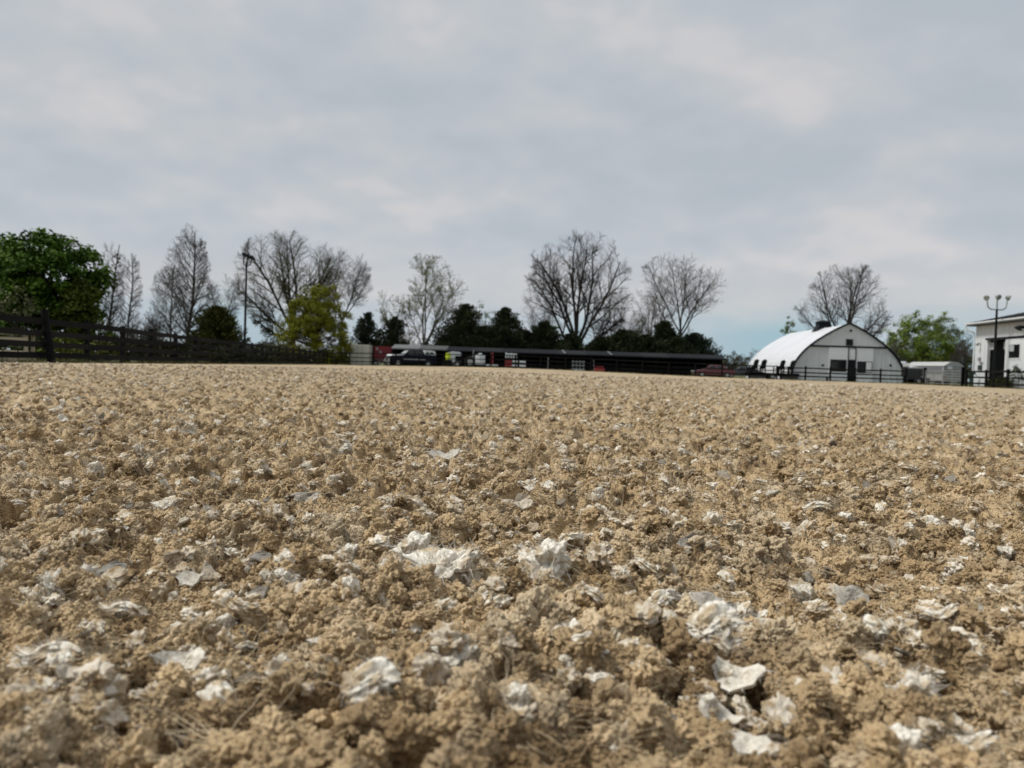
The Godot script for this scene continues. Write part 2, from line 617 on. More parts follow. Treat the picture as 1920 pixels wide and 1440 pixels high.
func make_fences() -> void:
	var bars := [0.22, 0.56, 0.90, 1.27]
	var l: Array = []
	var d := 17.2
	while d < 84.0:
		if absf(d - 23.24) > 0.1: l.append(Vector2(-(12.0 + 0.108 * d), -d))
		d += 3.02
	l.push_front(Vector2(-(12.0 + 0.108 * 14.2), -14.2))
	l.append(Vector2(-21.3, -85.2))
	var f := fence("long black four-board fence running away past the big green tree", l, bars, 0.185, -1.0, 1.42)
	# one stout post stands crooked at the near end of it
	var st := MB.new()
	var q := PackedVector3Array([Vector3(-0.17, 1.62, 0), Vector3(-0.10, 1.1, 0), Vector3(0.0, 0.55, 0), Vector3(0.09, -0.12, 0)])
	q.reverse()
	st.tube(q, PackedFloat32Array([0.12, 0.115, 0.11, 0.105]), 9, true)
	var px := Vector2(-(12.0 + 0.108 * 23.2) + 0.24, -23.2)
	var crook := part("post", st.mesh(), M.board, f, Transform3D(Basis(), Vector3(px.x, crown_y(px.x, px.y), px.y)))
	crook.set_meta("label", "stout crooked post leaning over")
	var low := [0.42, 0.88, 1.34]
	fence("black three-board fence in front of the parked pickup, trailers and long shed", run_of(Vector2(-21.0, -85.2), Vector2(27.0, -77.0), 2.7), low, 0.10, 1.0, 1.40)
	fence("black three-rail fence in front of the arched white barn", run_of(Vector2(27.4, -76.9), Vector2(39.1, -74.9), 2.6), [0.42, 0.80, 1.24], 0.13, 1.0, 1.42)
	fence("black fence along the white barn with the lamp pole", run_of(Vector2(37.7, -62.6), Vector2(37.45, -44.0), 2.7), [0.30, 0.78, 1.26], 0.14, 1.0, 1.40)
	# tube gate
	var a := Vector2(38.85, -71.0)
	var b := Vector2(37.75, -63.2)
	var gt := thing("tube_gate", "silver tube gate in front of the stock trailer", "gate", Vector3(a.x, crown_y(a.x, a.y), a.y), atan2(-(b.y - a.y), b.x - a.x))
	var ln := a.distance_to(b)
	for e in [[0.15, ln * 0.5 - 0.06], [ln * 0.5 + 0.06, ln - 0.12]]:
		for h in [0.18, 0.40, 0.62, 0.84, 1.06, 1.28]:
			var t := MB.new()
			t.rod(Vector3(e[0], h, 0), Vector3(e[1], h, 0), 0.03, 7)
			part("rail", t.mesh(), M.steel, gt)
		for xx in [e[0], (e[0] + e[1]) / 2, e[1]]:
			var t := MB.new()
			t.rod(Vector3(xx, 0.12, 0), Vector3(xx, 1.32, 0), 0.035, 7)
			part("upright", t.mesh(), M.steel, gt)
	for xx in [0.0, ln]:
		part("gate_post", boxes([[Vector3(xx, 0.75, 0), Vector3(0.2, 1.7, 0.2)]]), M.black, gt)

	# rough grass along the foot of the fences
	var bm := MB.new()
	bm.col = Color.WHITE
	for i in 7:
		var t := TAU * i / 7 + 0.3
		var o := Vector3(cos(t), 0, sin(t)) * 0.05
		var tip := Vector3(cos(t) * 0.12, 0.20 + 0.06 * sin(i * 2.3), sin(t) * 0.12)
		var w := Vector3(-sin(t), 0, cos(t)) * 0.012
		bm.tri(o - w, o + w, tip, Vector3(cos(t), 0.4, sin(t)))
	bm.colored = true
	var at := []
	for i in fence_line.size() - 2:
		var p: Vector2 = fence_line[i]
		var q2: Vector2 = fence_line[i + 1]
		var n := int(p.distance_to(q2) * 22.0)
		var nrm := (q2 - p).orthogonal().normalized()
		for j in n:
			var c := p.lerp(q2, rng.randf()) + nrm * rng.randf_range(-0.2, 0.7) * (-1.0)
			if c.y > -12.0: continue
			at.append(Vector3(c.x, crown_y(c.x, c.y) - 0.05, c.y))
	scatter("fence_grass", bm.mesh(), M.blade, at, 0.5, 1.1, [Color(0.045, 0.055, 0.014), Color(0.12, 0.105, 0.04)], "rough grass along the foot of the fences")


func scatter(called: String, m: Mesh, mat: Material, at: Array, smin: float, smax: float, tint: Array, label: String) -> void:
	var mm := MultiMesh.new()
	mm.transform_format = MultiMesh.TRANSFORM_3D
	mm.use_colors = true
	mm.mesh = m
	mm.instance_count = at.size()
	for i in at.size():
		mm.set_instance_transform(i, Transform3D(Basis.from_euler(Vector3(0, rng.randf() * TAU, 0)) * Basis.from_scale(Vector3.ONE * rng.randf_range(smin, smax)), at[i]))
		mm.set_instance_color(i, tint[0].lerp(tint[1], rng.randf()))
	var o := MultiMeshInstance3D.new()
	o.multimesh = mm
	o.material_override = mat
	o.name = numbered(called)
	add_child(o)
	tag(o, label, "", "", "stuff")


# ---------------------------------------------------------------- buildings
func make_shed() -> void:
	# long low row of open stalls, black under a grey sheet roof
	var d := 91.0
	var x0 := spot(738, d).x
	var x1 := spot(1352, d).x
	var s := thing("stall_shed", "long low black stall shed with a grey sheet roof", "shed", Vector3(0, -0.38, -d))
	var ln := x1 - x0
	part("rear_wall", boxes([[Vector3((x0 + x1) / 2, 1.1, -4.2), Vector3(ln, 2.2, 0.12)]]), M.shed_wood, s)
	for xx in [x0, x1]:
		part("end_wall", boxes([[Vector3(xx, 1.12, -2.1), Vector3(0.12, 2.24, 4.0)]]), M.shed_wood, s)
	part("kick_wall", boxes([[Vector3((x0 + x1) / 2, 0.55, -1.2), Vector3(ln - 0.2, 1.1, 0.1)]]), M.shed_wood, s)
	var n := 11
	for i in n:
		var xx := lerpf(x0 + 0.1, x1 - 0.1, float(i) / (n - 1))
		part("post", boxes([[Vector3(xx, 1.1, 0), Vector3(0.16, 2.2, 0.16)]]), M.shed_wood, s)
		if i < n - 1:
			part("stall_divider", boxes([[Vector3(xx + 1.9, 1.05, -2.4), Vector3(0.08, 2.1, 3.4)]]), M.shed_wood, s)
	# roof in sheets; the end nearest the pickup is newer and paler
	var k := 12
	for i in k:
		var a := lerpf(x0 - 0.3, x1 + 0.3, float(i) / k)
		var b := lerpf(x0 - 0.3, x1 + 0.3, float(i + 1) / k)
		var m := MB.new()
		var y := 2.28 if i > 1 else 2.34
		m.quad(Vector3(a, y, 0.7), Vector3(b - 0.02, y, 0.7), Vector3(b - 0.02, y + 0.5, -2.1), Vector3(a, y + 0.5, -2.1), Vector3(0, 1, 0.3))
		m.quad(Vector3(a, y + 0.5, -2.1), Vector3(b - 0.02, y + 0.5, -2.1), Vector3(b - 0.02, y, -4.6), Vector3(a, y, -4.6), Vector3(0, 1, -0.3))
		m.quad(Vector3(a, y - 0.05, 0.7), Vector3(b - 0.02, y - 0.05, 0.7), Vector3(b - 0.02, y + 0.45, -2.1), Vector3(a, y + 0.45, -2.1), Vector3(0, -1, -0.3))
		m.quad(Vector3(a, y - 0.14, 0.7), Vector3(b - 0.02, y - 0.14, 0.7), Vector3(b - 0.02, y, 0.7), Vector3(a, y, 0.7), Vector3(0, 0, 1))
		var o := part("roof_sheet", m.mesh(), M.roof_pale if i < 1 else M.roof_mid if i < 2 else (M.roof_dark if i % 3 else M.roof_grey), s)
		if i == 0: o.set_meta("label", "pale newer roof sheet")
	for xx in [spot(1057, d).x, spot(1144, d).x]:
		var m := MB.new()
		m.quad(Vector3(xx - 0.12, 2.33, 0.74), Vector3(xx + 0.12, 2.33, 0.74), Vector3(xx - 0.05, 2.80, -2.02), Vector3(xx - 0.29, 2.80, -2.02), Vector3(0, 1, 0.3))
		part("skylight_strip", m.mesh(), M.roof_pale, s)


const ARCH := [Vector2(5.74, 0), Vector2(5.72, 0.7), Vector2(5.62, 1.35), Vector2(5.38, 2.0), Vector2(5.0, 2.6), Vector2(4.5, 3.2), Vector2(3.9, 3.78), Vector2(3.2, 4.33), Vector2(2.4, 4.87), Vector2(1.5, 5.42), Vector2(0.7, 5.85), Vector2(0.0, 6.17)]

func arch_poly(grow: float, from_y: float, to_y: float) -> PackedVector2Array:
	var out := PackedVector2Array()
	var right := PackedVector2Array()
	var prev: Vector2 = ARCH[0]
	for i in ARCH.size():
		var p: Vector2 = ARCH[i]
		if i > 0:
			for cut in [from_y, to_y]:
				if prev.y < cut and p.y > cut:
					var t: float = (cut - prev.y) / (p.y - prev.y)
					right.append(prev.lerp(p, t))
		if p.y >= from_y and p.y <= to_y:
			right.append(p)
		prev = p
	for p in right:
		out.append(Vector2(p.x + (grow if p.x > 0.01 else 0.0), p.y + (grow if p.x < 0.01 else grow * 0.5 * p.y / 6.0)))
	for i in range(right.size() - 1, -1, -1):
		if right[i].x > 0.01:
			out.append(Vector2(-right[i].x - grow, right[i].y + grow * 0.5 * right[i].y / 6.0))
	return out


func make_hoop_barn() -> void:
	var base := Vector3(35.55, -0.36, -80.0)
	var h := thing("hoop_barn", "white arched barn with black trim and a black roof cupola", "barn", base, deg_to_rad(-3.6))
	var len_ := 20.0
	# skin over hoops, sagging a little between them
	var m := MB.new()
	var full := PackedVector2Array()
	for i in ARCH.size():
		full.append(Vector2(-ARCH[i].x, ARCH[i].y))
	for i in range(ARCH.size() - 2, -1, -1):
		full.append(ARCH[i])
	var steps := 40
	for j in steps:
		for i in full.size() - 1:
			var q := []
			for e in [[j, i], [j + 1, i], [j + 1, i + 1], [j, i + 1]]:
				var p: Vector2 = full[e[1]]
				var z: float = -len_ * e[0] / steps
				var sag: float = 0.045 * absf(sin(PI * e[0] / 5.0))
				var o := Vector2(p.x, p.y - 1.5).normalized() * sag
				q.append(Vector3(p.x - o.x, p.y - o.y, z))
			m.quad(q[0], q[1], q[2], q[3], Vector3(full[i].x + full[i + 1].x, full[i].y + full[i + 1].y - 2.5, 0))
	part("roof", m.mesh(), M.membrane, h)
	# gable, lower panels
	var up := MB.new()
	up.slab(arch_poly(-0.04, 3.82, 6.2), -0.10, 0.03)
	part("gable", up.mesh(), M.grey_siding, h)
	var lower := MB.new()
	lower.slab(arch_poly(-0.04, 0.0, 3.66), -0.12, 0.0)
	part("front_wall", lower.mesh(), M.grey_siding, h)
	var back := MB.new()
	back.slab(arch_poly(-0.04, 0.0, 6.2), -len_ + 0.02, -len_ + 0.12)
	part("back_wall", back.mesh(), M.grey_siding, h)
	part("band", boxes([[Vector3(0, 3.74, 0.05), Vector3(7.9, 0.17, 0.14)]]), M.black_trim, h)
	var tr := MB.new()
	for i in full.size() - 1:
		var a := Vector3(full[i].x * 1.015, full[i].y * 1.01, 0.05)
		var b := Vector3(full[i + 1].x * 1.015, full[i + 1].y * 1.01, 0.05)
		var x := (b - a).normalized()
		tr.box(Transform3D(Basis(x, Vector3(-x.y, x.x, 0), Vector3(0, 0, 1)), (a + b) / 2), Vector3((b - a).length() + 0.05, 0.17, 0.22))
	part("arch_trim", tr.mesh(), M.black_trim, h)
	for e in [[-1.05, 2.02], [1.62, 1.86]]:
		part("sliding_panel", boxes([[Vector3(e[0], 1.83, 0.06), Vector3(e[1], 3.62, 0.06)]]), M.white_paint, h)
	for xx in [-3.15, -4.2, 3.3, 4.3]:
		part("batten", boxes([[Vector3(xx, 1.35 if absf(xx) > 4.0 else 1.8, 0.015), Vector3(0.05, 2.7 if absf(xx) > 4.0 else 3.5, 0.03)]]), M.white_siding, h)
	for i in range(-8, 9):
		var xx := i * 0.62
		var hi := 0.0
		for q in ARCH.size() - 1:
			if absf(xx) <= ARCH[q].x and absf(xx) >= ARCH[q + 1].x: hi = lerpf(ARCH[q + 1].y, ARCH[q].y, (absf(xx) - ARCH[q + 1].x) / (ARCH[q].x - ARCH[q + 1].x))
		if absf(xx) > 2.6: part("panel_rib", boxes([[Vector3(xx, minf(3.62, hi - 0.1) / 2, 0.012), Vector3(0.035, minf(3.62, hi - 0.1), 0.024)]]), M.grey_siding, h)
		if hi > 4.1 and absf(xx) > 0.5: part("panel_rib", boxes([[Vector3(xx, (3.84 + hi - 0.1) / 2, 0.04), Vector3(0.035, hi - 0.1 - 3.84, 0.024)]]), M.grey_siding, h)
	var door := part("door", boxes([[Vector3(0.36, 1.18, 0.05), Vector3(0.68, 2.36, 0.08)]]), M.black_trim, h)
	part("transom", boxes([[Vector3(0.36, 2.95, 0.05), Vector3(0.66, 1.1, 0.06)]]), M.white_siding, h)
	for xx in [-0.02, 0.74]:
		part("door_post", boxes([[Vector3(xx, 1.83, 0.08), Vector3(0.09, 3.62, 0.1)]]), M.black_trim, h)
	for e in [[-1.03, 1.72, 1.66, 1.25], [1.36, 1.62, 0.86, 1.22], [2.12, 1.66, 0.7, 1.15]]:
		var f := part("window", boxes([[Vector3(e[0], e[1], 0.11), Vector3(e[2], e[3], 0.05)]]), M.black_trim, h)
		part("pane", boxes([[Vector3(e[0], e[1], 0.14), Vector3(e[2] - 0.14, e[3] - 0.14, 0.02)]]), M.white_paint if e[0] > 2.0 else M.glass_dark, f)
	# loft window with a cross bar, lamps
	var lw := part("loft_window", boxes([[Vector3(0.05, 4.22, 0.06), Vector3(0.72, 0.68, 0.06)]]), M.pole_dark, h)
	for dx in [-0.18, 0.18]:
		for dy in [-0.16, 0.16]:
			part("pane", boxes([[Vector3(0.05 + dx, 4.22 + dy, 0.1), Vector3(0.27, 0.25, 0.02)]]), M.glass_dark, lw)
	for e in [Vector3(0.05, 5.5, 0.1), Vector3(-2.7, 1.75, 0.12), Vector3(4.25, 1.95, 0.12)]:
		var lb := MB.new()
		lb.tube(PackedVector3Array([e, e + Vector3(0, 0.02, 0.18), e + Vector3(0, -0.10, 0.26)]), PackedFloat32Array([0.05, 0.07, 0.15]), 9, true)
		part("wall_lamp", lb.mesh(), M.pole_dark, h)
	# cupola on the ridge
	var cp := MB.new()
	for s in [[0.95, 0.62, 5.7, 6.45], [0.62, 0.62, 6.45, 6.85], [0.85, 0.10, 6.85, 7.1]]:
		var lo := [Vector3(-s[0], s[2], -s[0]), Vector3(s[0], s[2], -s[0]), Vector3(s[0], s[2], s[0]), Vector3(-s[0], s[2], s[0])]
		var hi := [Vector3(-s[1], s[3], -s[1]), Vector3(s[1], s[3], -s[1]), Vector3(s[1], s[3], s[1]), Vector3(-s[1], s[3], s[1])]
		for i in 4:
			cp.quad(lo[i], lo[(i + 1) % 4], hi[(i + 1) % 4], hi[i], lo[i] + lo[(i + 1) % 4] - Vector3(0, 2 * s[2], 0))
		cp.quad(lo[0], lo[1], lo[2], lo[3], Vector3.DOWN)
		cp.quad(hi[0], hi[1], hi[2], hi[3], Vector3.UP)
	part("cupola", cp.mesh(), M.black_trim, h, Transform3D(Basis(), Vector3(0, 0, -8.2)))
	# bench along the front, beside the door
	var bn := thing("bench", "pale bench against the front of the arched barn", "bench", h.transform * Vector3(-1.2, 0, 0.75), h.rotation.y)
	part("seat", boxes([[Vector3(0, 0.48, 0), Vector3(2.6, 0.07, 0.4)]]), M.steel, bn)
	for xx in [-1.15, 1.15]:
		part("leg", boxes([[Vector3(xx, 0.22, 0), Vector3(0.1, 0.45, 0.35)]]), M.black, bn)


func mirror_z(n: Node) -> void:
	for o in n.get_children():
		mirror_z(o)
		if o is MeshInstance3D:
			var a: Array = o.mesh.surface_get_arrays(0)
			for k in [Mesh.ARRAY_VERTEX, Mesh.ARRAY_NORMAL]:
				var p: PackedVector3Array = a[k]
				for i in p.size(): p[i].z = -p[i].z
				a[k] = p
			var q: PackedInt32Array = a[Mesh.ARRAY_INDEX]
			q.reverse()
			a[Mesh.ARRAY_INDEX] = q
			var m := ArrayMesh.new()
			m.add_surface_from_arrays(Mesh.PRIMITIVE_TRIANGLES, a)
			o.mesh = m


func make_white_barn() -> void:
	var a := Vector2(40.4, -66.0)
	var b := Vector2(38.6, -46.0)
	var ln := a.distance_to(b)
	# local x runs along the wall towards the camera, z faces the arena
	var w := thing("white_barn", "white sided barn with a grey roof and black sliding door", "barn", Vector3(a.x, -0.38, a.y), atan2(-(b.y - a.y), b.x - a.x))
	w.rotation.y = atan2(-(b.y - a.y), b.x - a.x)
	var z := -1.0      # the arena side is at local -z
	var top := 5.55
	var m := MB.new()
	m.bx(Vector3(1.0, top / 2, 0.12), Vector3(2.0, top, 0.24))
	m.bx(Vector3(3.45, top - 0.75, 0.12), Vector3(2.9, 1.5, 0.24))
	m.bx(Vector3(4.9 + (ln - 4.9) / 2, top / 2, 0.12), Vector3(ln - 4.9, top, 0.24))
	part("wall", m.mesh(), M.white_siding, w)
	var gb := MB.new()
	gb.slab(PackedVector2Array([Vector2(0.24, 0), Vector2(18, 0), Vector2(18, top), Vector2(9, top + 2.0), Vector2(0.24, top)]), 0.0, 0.2, Transform3D(Basis(Vector3(0, 0, 1), Vector3.UP, Vector3(-1, 0, 0)), Vector3(0.2, 0, 0)))
	part("end_wall", gb.mesh(), M.white_siding, w)
	part("inner_wall", boxes([[Vector3(ln / 2, top / 2, 7.0), Vector3(ln, top, 0.1)]]), M.black, w)
	part("inner_floor", boxes([[Vector3(ln / 2, 0.02, 3.6), Vector3(ln - 0.5, 0.04, 6.6)]]), M.black, w)
	for i in int(ln / 0.6):
		var xx := 0.3 + i * 0.6
		if xx > 1.95 and xx < 4.95: continue
		part("batten", boxes([[Vector3(xx, top / 2, -0.012), Vector3(0.05, top - 0.1, 0.024)]]), M.white_siding, w)
	# roof
	var r := MB.new()
	var e0 := Vector3(-0.4, top + 0.0, -0.6)
	var up := Vector3(0, 2.2, 9.6)
	var x1 := Vector3(ln + 0.8, 0, 0)
	r.quad(e0, e0 + x1, e0 + x1 + up, e0 + up, Vector3(0, 1, -0.3))
	r.quad(e0 + up, e0 + x1 + up, e0 + x1 + Vector3(0, 0, 19.2), e0 + Vector3(0, 0, 19.2), Vector3(0, 1, 0.3))
	var dn := Vector3(0, -0.12, 0)
	r.quad(e0 + dn, e0 + x1 + dn, e0 + x1 + up + dn, e0 + up + dn, Vector3(0, -1, 0.3))
	part("roof", r.mesh(), M.roof_grey, w)
	for i in 9:
		var rx := i * 2.4 - 0.3
		var sd := MB.new()
		sd.box(Transform3D(Basis(Vector3(1, 0, 0), up.normalized().cross(Vector3(1, 0, 0)), up.normalized()).orthonormalized(), e0 + Vector3(rx + 0.3, 0.03, 0) + up / 2), Vector3(0.05, 0.05, up.length()))
		part("roof_seam", sd.mesh(), M.roof_grey, w)
	part("fascia", boxes([[Vector3(ln / 2, top - 0.10, -0.56), Vector3(ln + 0.8, 0.2, 0.05)]]), M.steel, w)
	part("gutter", boxes([[Vector3(ln / 2, top - 0.02, -0.66), Vector3(ln + 0.9, 0.12, 0.14)]]), M.white_paint, w)
	part("soffit", boxes([[Vector3(ln / 2, top - 0.22, -0.30), Vector3(ln + 0.6, 0.04, 0.52)]]), M.black_trim, w)
	var dp := MB.new()
	dp.tube(PackedVector3Array([Vector3(-0.35, top - 0.05, -0.66), Vector3(-0.42, top - 0.35, -0.66), Vector3(-0.30, top - 0.65, -0.4), Vector3(-0.1, top - 0.8, -0.12), Vector3(-0.06, top - 1.2, -0.08), Vector3(-0.06, 0.1, -0.08)]), PackedFloat32Array([0.07, 0.07, 0.07, 0.07, 0.06, 0.06]), 7)
	part("downpipe", dp.mesh(), M.white_paint, w)
	part("door_track", boxes([[Vector3(6.2, 4.12, -0.1), Vector3(8.6, 0.16, 0.12)]]), M.black_trim, w)
	# black sliding door half open, with panes along its head
	var d := part("door", boxes([[Vector3(3.4, 1.62, 0.26), Vector3(2.9, 3.24, 0.07)], [Vector3(3.4, 3.95, 0.26), Vector3(2.9, 0.2, 0.07)], [Vector3(3.4, 3.55, 0.26), Vector3(1.1, 0.7, 0.07)]]), M.black, w)
	for xx in [2.4, 4.4]:
		part("pane", boxes([[Vector3(xx, 3.55, 0.26), Vector3(0.8, 0.62, 0.03)]]), M.pane_pale, d)
	var d2 := part("sliding_door", boxes([[Vector3(6.9, 2.0, -0.1), Vector3(3.9, 3.95, 0.08)]]), M.white_paint, w)
	d2.set_meta("label", "white sliding door with a window")
	var wf := part("window_frame", boxes([[Vector3(6.3, 3.0, -0.15), Vector3(1.75, 1.35, 0.04)]]), M.white_siding, d2)
	part("pane", boxes([[Vector3(6.3, 3.0, -0.178), Vector3(1.45, 1.05, 0.02)]]), M.glass_dark, d2)
	part("pane", boxes([[Vector3(5.95, 3.25, -0.192), Vector3(0.62, 0.5, 0.01)]]), M.pane_pale, d2)
	var lb := MB.new()
	lb.tube(PackedVector3Array([Vector3(7.3, 4.85, -0.02), Vector3(7.3, 4.85, -0.4), Vector3(7.3, 4.7, -0.5)]), PackedFloat32Array([0.1, 0.14, 0.3]), 10, true)
	part("wall_lamp", lb.mesh(), M.black_trim, w)
	var sl := MB.new()
	sl.tube(PackedVector3Array([Vector3(0.9, 3.75, -0.02), Vector3(0.9, 3.8, -0.25), Vector3(0.9, 3.65, -0.33)]), PackedFloat32Array([0.05, 0.08, 0.16]), 8, true)
	part("wall_lamp", sl.mesh(), M.steel, w)
	part("notice", boxes([[Vector3(0.85, 2.45, -0.04), Vector3(0.45, 0.3, 0.03)]]), M.steel, w)
	part("notice", boxes([[Vector3(1.15, 2.12, -0.04), Vector3(0.5, 0.16, 0.03)]]), M.steel, w)
	part("hatch", boxes([[Vector3(1.0, 1.72, -0.05), Vector3(0.62, 0.42, 0.06)]]), M.pump_green, w)
	# green hand pump standing before the corner
	mirror_z(w)
	var pb := w.transform * Vector3(1.0, 0, 0.7)
	var pu := thing("yard_pump", "dark green yard hydrant by the white barn corner", "hydrant", pb)
	var pm := MB.new()
	pm.rod(Vector3.ZERO, Vector3(0, 1.15, 0), 0.16, 9)
	part("column", pm.mesh(), M.pump_green, pu)
	part("head", boxes([[Vector3(0, 1.22, 0), Vector3(0.5, 0.22, 0.3)]]), M.pump_green, pu)
	var ph := MB.new()
	ph.rod(Vector3(0.1, 1.3, 0), Vector3(0.5, 1.0, 0), 0.03, 6)
	part("handle", ph.mesh(), M.pump_green, pu)


func make_poles() -> void:
	# pole by the white barn: three floodlights on upturned arms
	var p := thing("light_pole", "dark pole with three floodlights on upturned arms by the white barn", "light pole", spot(1862, 60.5, 0.0), deg_to_rad(8))
	var m := MB.new()
	m.tube(PackedVector3Array([Vector3.ZERO, Vector3(0, 3.5, 0), Vector3(0, 6.35, 0)]), PackedFloat32Array([0.12, 0.10, 0.08]), 10, true)
	part("pole", m.mesh(), M.pole_dark, p)
	var t := MB.new()
	t.rod(Vector3(0, 6.2, 0), Vector3(0, 7.25, 0), 0.06, 8)
	for s in [-1.0, 1.0]:
		t.tube(PackedVector3Array([Vector3(0, 6.3, 0), Vector3(s * 0.5, 6.3, 0), Vector3(s * 0.78, 6.45, 0), Vector3(s * 0.86, 6.75, 0), Vector3(s * 0.88, 7.15, 0)]), PackedFloat32Array([0.05, 0.05, 0.05, 0.05, 0.045]), 8, true)
	part("arm", t.mesh(), M.lamp_green, p)
	for e in [[-0.9, 7.22, -1.1], [0.02, 7.32, 0.1], [0.92, 7.3, 0.7]]:
		var l := MB.new()
		var o := Vector3(e[0], e[1], 0)
		var fw := Vector3(sin(e[2]), -0.35, cos(e[2])).normalized()
		l.tube(PackedVector3Array([o - fw * 0.16, o - fw * 0.05, o + fw * 0.16]), PackedFloat32Array([0.09, 0.17, 0.22]), 10, true)
		part("floodlight", l.mesh(), M.lamp_green, p)
	# pole beyond the long fence
	var q := thing("light_pole", "tall thin dark pole with hooded lamps beyond the long fence", "light pole", spot(457, 56.0))
	var b := MB.new()
	b.tube(PackedVector3Array([Vector3.ZERO, Vector3(0, 4, 0), Vector3(0, 7.6, 0)]), PackedFloat32Array([0.095, 0.08, 0.065]), 10, true)
	part("pole", b.mesh(), M.pole_dark, q)
	for e in [[-0.22, 8.1], [0.06, 8.0], [0.34, 7.9]]:
		var l := MB.new()
		l.tube(PackedVector3Array([Vector3(0, 7.3, 0), Vector3(e[0] * 0.9, 7.4, 0), Vector3(e[0], e[1] - 0.25, 0), Vector3(e[0], e[1], 0)]), PackedFloat32Array([0.05, 0.05, 0.05, 0.05]), 7, true)
		part("arm", l.mesh(), M.pole_dark, q)
		var l2 := MB.new()
		var o := Vector3(e[0], e[1], 0)
		l2.tube(PackedVector3Array([o + Vector3(-0.1, 0.1, 0.0), o + Vector3(0.08, 0.05, 0.05), o + Vector3(0.22, -0.1, 0.1)]), PackedFloat32Array([0.10, 0.16, 0.13]), 9, true)
		part("floodlight", l2.mesh(), M.pole_dark, q)


# ---------------------------------------------------------------- vehicles and yard
func wheels(parent: Node3D, list: Array, r: float, w: float) -> void:
	for p in list:
		var t := MB.new()
		t.tube(PackedVector3Array([p + Vector3(0, 0, -w / 2), p + Vector3(0, 0, -w / 2 + 0.03), p + Vector3(0, 0, w / 2 - 0.03), p + Vector3(0, 0, w / 2)]), PackedFloat32Array([r * 0.9, r, r, r * 0.9]), 18, true)
		var wh := part("wheel", t.mesh(), M.rubber, parent)
		var h := MB.new()
		var s := signf(p.z) if p.z != 0.0 else 1.0
		h.tube(PackedVector3Array([p + Vector3(0, 0, s * (w / 2 - 0.04)), p + Vector3(0, 0, s * (w / 2 + 0.012))]), PackedFloat32Array([r * 0.6, r * 0.52]), 14, true)
		part("rim", h.mesh(), M.alloy, wh)


# body outline along x (nose at -x), glasshouse outline, both in x and y
func vehicle(called: String, label: String, category: String, at: Vector3, turn: float, body: PackedVector2Array, cabin: PackedVector2Array, width: float, mat: Material, wr: float, axles: Array, sides: Array, group := "") -> Node3D:
	var v := thing(called, label, category, at, turn, group)
	var b := MB.new()
	b.slab(body, -width / 2, width / 2)
	part("body", b.mesh(), mat, v)
	# the cabin leans in towards its roof
	var c := MB.new()
	var n := cabin.size()
	var y0 := cabin[0].y
	var y1 := y0
	for p in cabin: y1 = maxf(y1, p.y)
	var half := func(p: Vector2) -> float: return width / 2 * (0.97 - 0.2 * (p.y - y0) / (y1 - y0))
	for i in n:
		var a := cabin[i]
		var d := cabin[(i + 1) % n]
		if a.y <= y0 + 0.001 and d.y <= y0 + 0.001: continue
		var o := Vector2((a + d) / 2 - Vector2((cabin[0].x + cabin[n - 1].x) / 2, y0))
		c.quad(Vector3(a.x, a.y, -half.call(a)), Vector3(d.x, d.y, -half.call(d)), Vector3(d.x, d.y, half.call(d)), Vector3(a.x, a.y, half.call(a)), Vector3(o.x, o.y, 0))
	var ix := Geometry2D.triangulate_polygon(cabin)
	for k in range(0, ix.size(), 3):
		for s in [-1.0, 1.0]:
			var q := []
			for e in 3:
				var p := cabin[ix[k + e]]
				q.append(Vector3(p.x, p.y, s * half.call(p)))
			c.tri(q[0], q[1], q[2], Vector3(0, 0.1, s))
	part("cab", c.mesh(), mat, v)
	for e in sides:      # side windows: x0, x1 at the sill, x0, x1 at the head
		for s in [-1.0, 1.0]:
			var lo := y0 + 0.05
			var hi := y1 - 0.09
			var zl: float = s * (half.call(Vector2(0, lo)) + 0.012)
			var zh: float = s * (half.call(Vector2(0, hi)) + 0.012)
			var g := MB.new()
			g.quad(Vector3(e[0], lo, zl), Vector3(e[1], lo, zl), Vector3(e[3], hi, zh), Vector3(e[2], hi, zh), Vector3(0, 0.2, s))
			part("side_window", g.mesh(), M.glass_dark, v)
	# windscreen and rear screen lie on the first and last slopes of the cabin
	for e in [[cabin[0], cabin[1], "windscreen"], [cabin[n - 1], cabin[n - 2], "rear_window"]]:
		var a: Vector2 = e[0].lerp(e[1], 0.1)
		var d: Vector2 = e[0].lerp(e[1], 0.9)
		var o := Vector2((e[1] - e[0]).y, -(e[1] - e[0]).x).normalized()
		if o.y < 0.0: o = -o
		o *= 0.012
		var za: float = half.call(a) - 0.08
		var zd: float = half.call(d) - 0.08
		var g := MB.new()
		g.quad(Vector3(a.x + o.x, a.y + o.y, -za), Vector3(d.x + o.x, d.y + o.y, -zd), Vector3(d.x + o.x, d.y + o.y, zd), Vector3(a.x + o.x, a.y + o.y, za), Vector3(o.x, o.y, 0))
		part(e[2], g.mesh(), M.glass_dark, v)
	var wl := []
	for x in axles:
		for s in [-1.0, 1.0]:
			wl.append(Vector3(x, wr, s * (width / 2 - 0.1)))
	wheels(v, wl, wr, 0.24)
	var nose := body[0]
	for p in body:
		if p.x < nose.x: nose = p
	for s in [-1.0, 1.0]:
		part("headlight", boxes([[Vector3(nose.x + 0.06, nose.y + 0.1, s * width * 0.36), Vector3(0.18, 0.16, 0.34)]]), M.pane_pale, v)
	return v


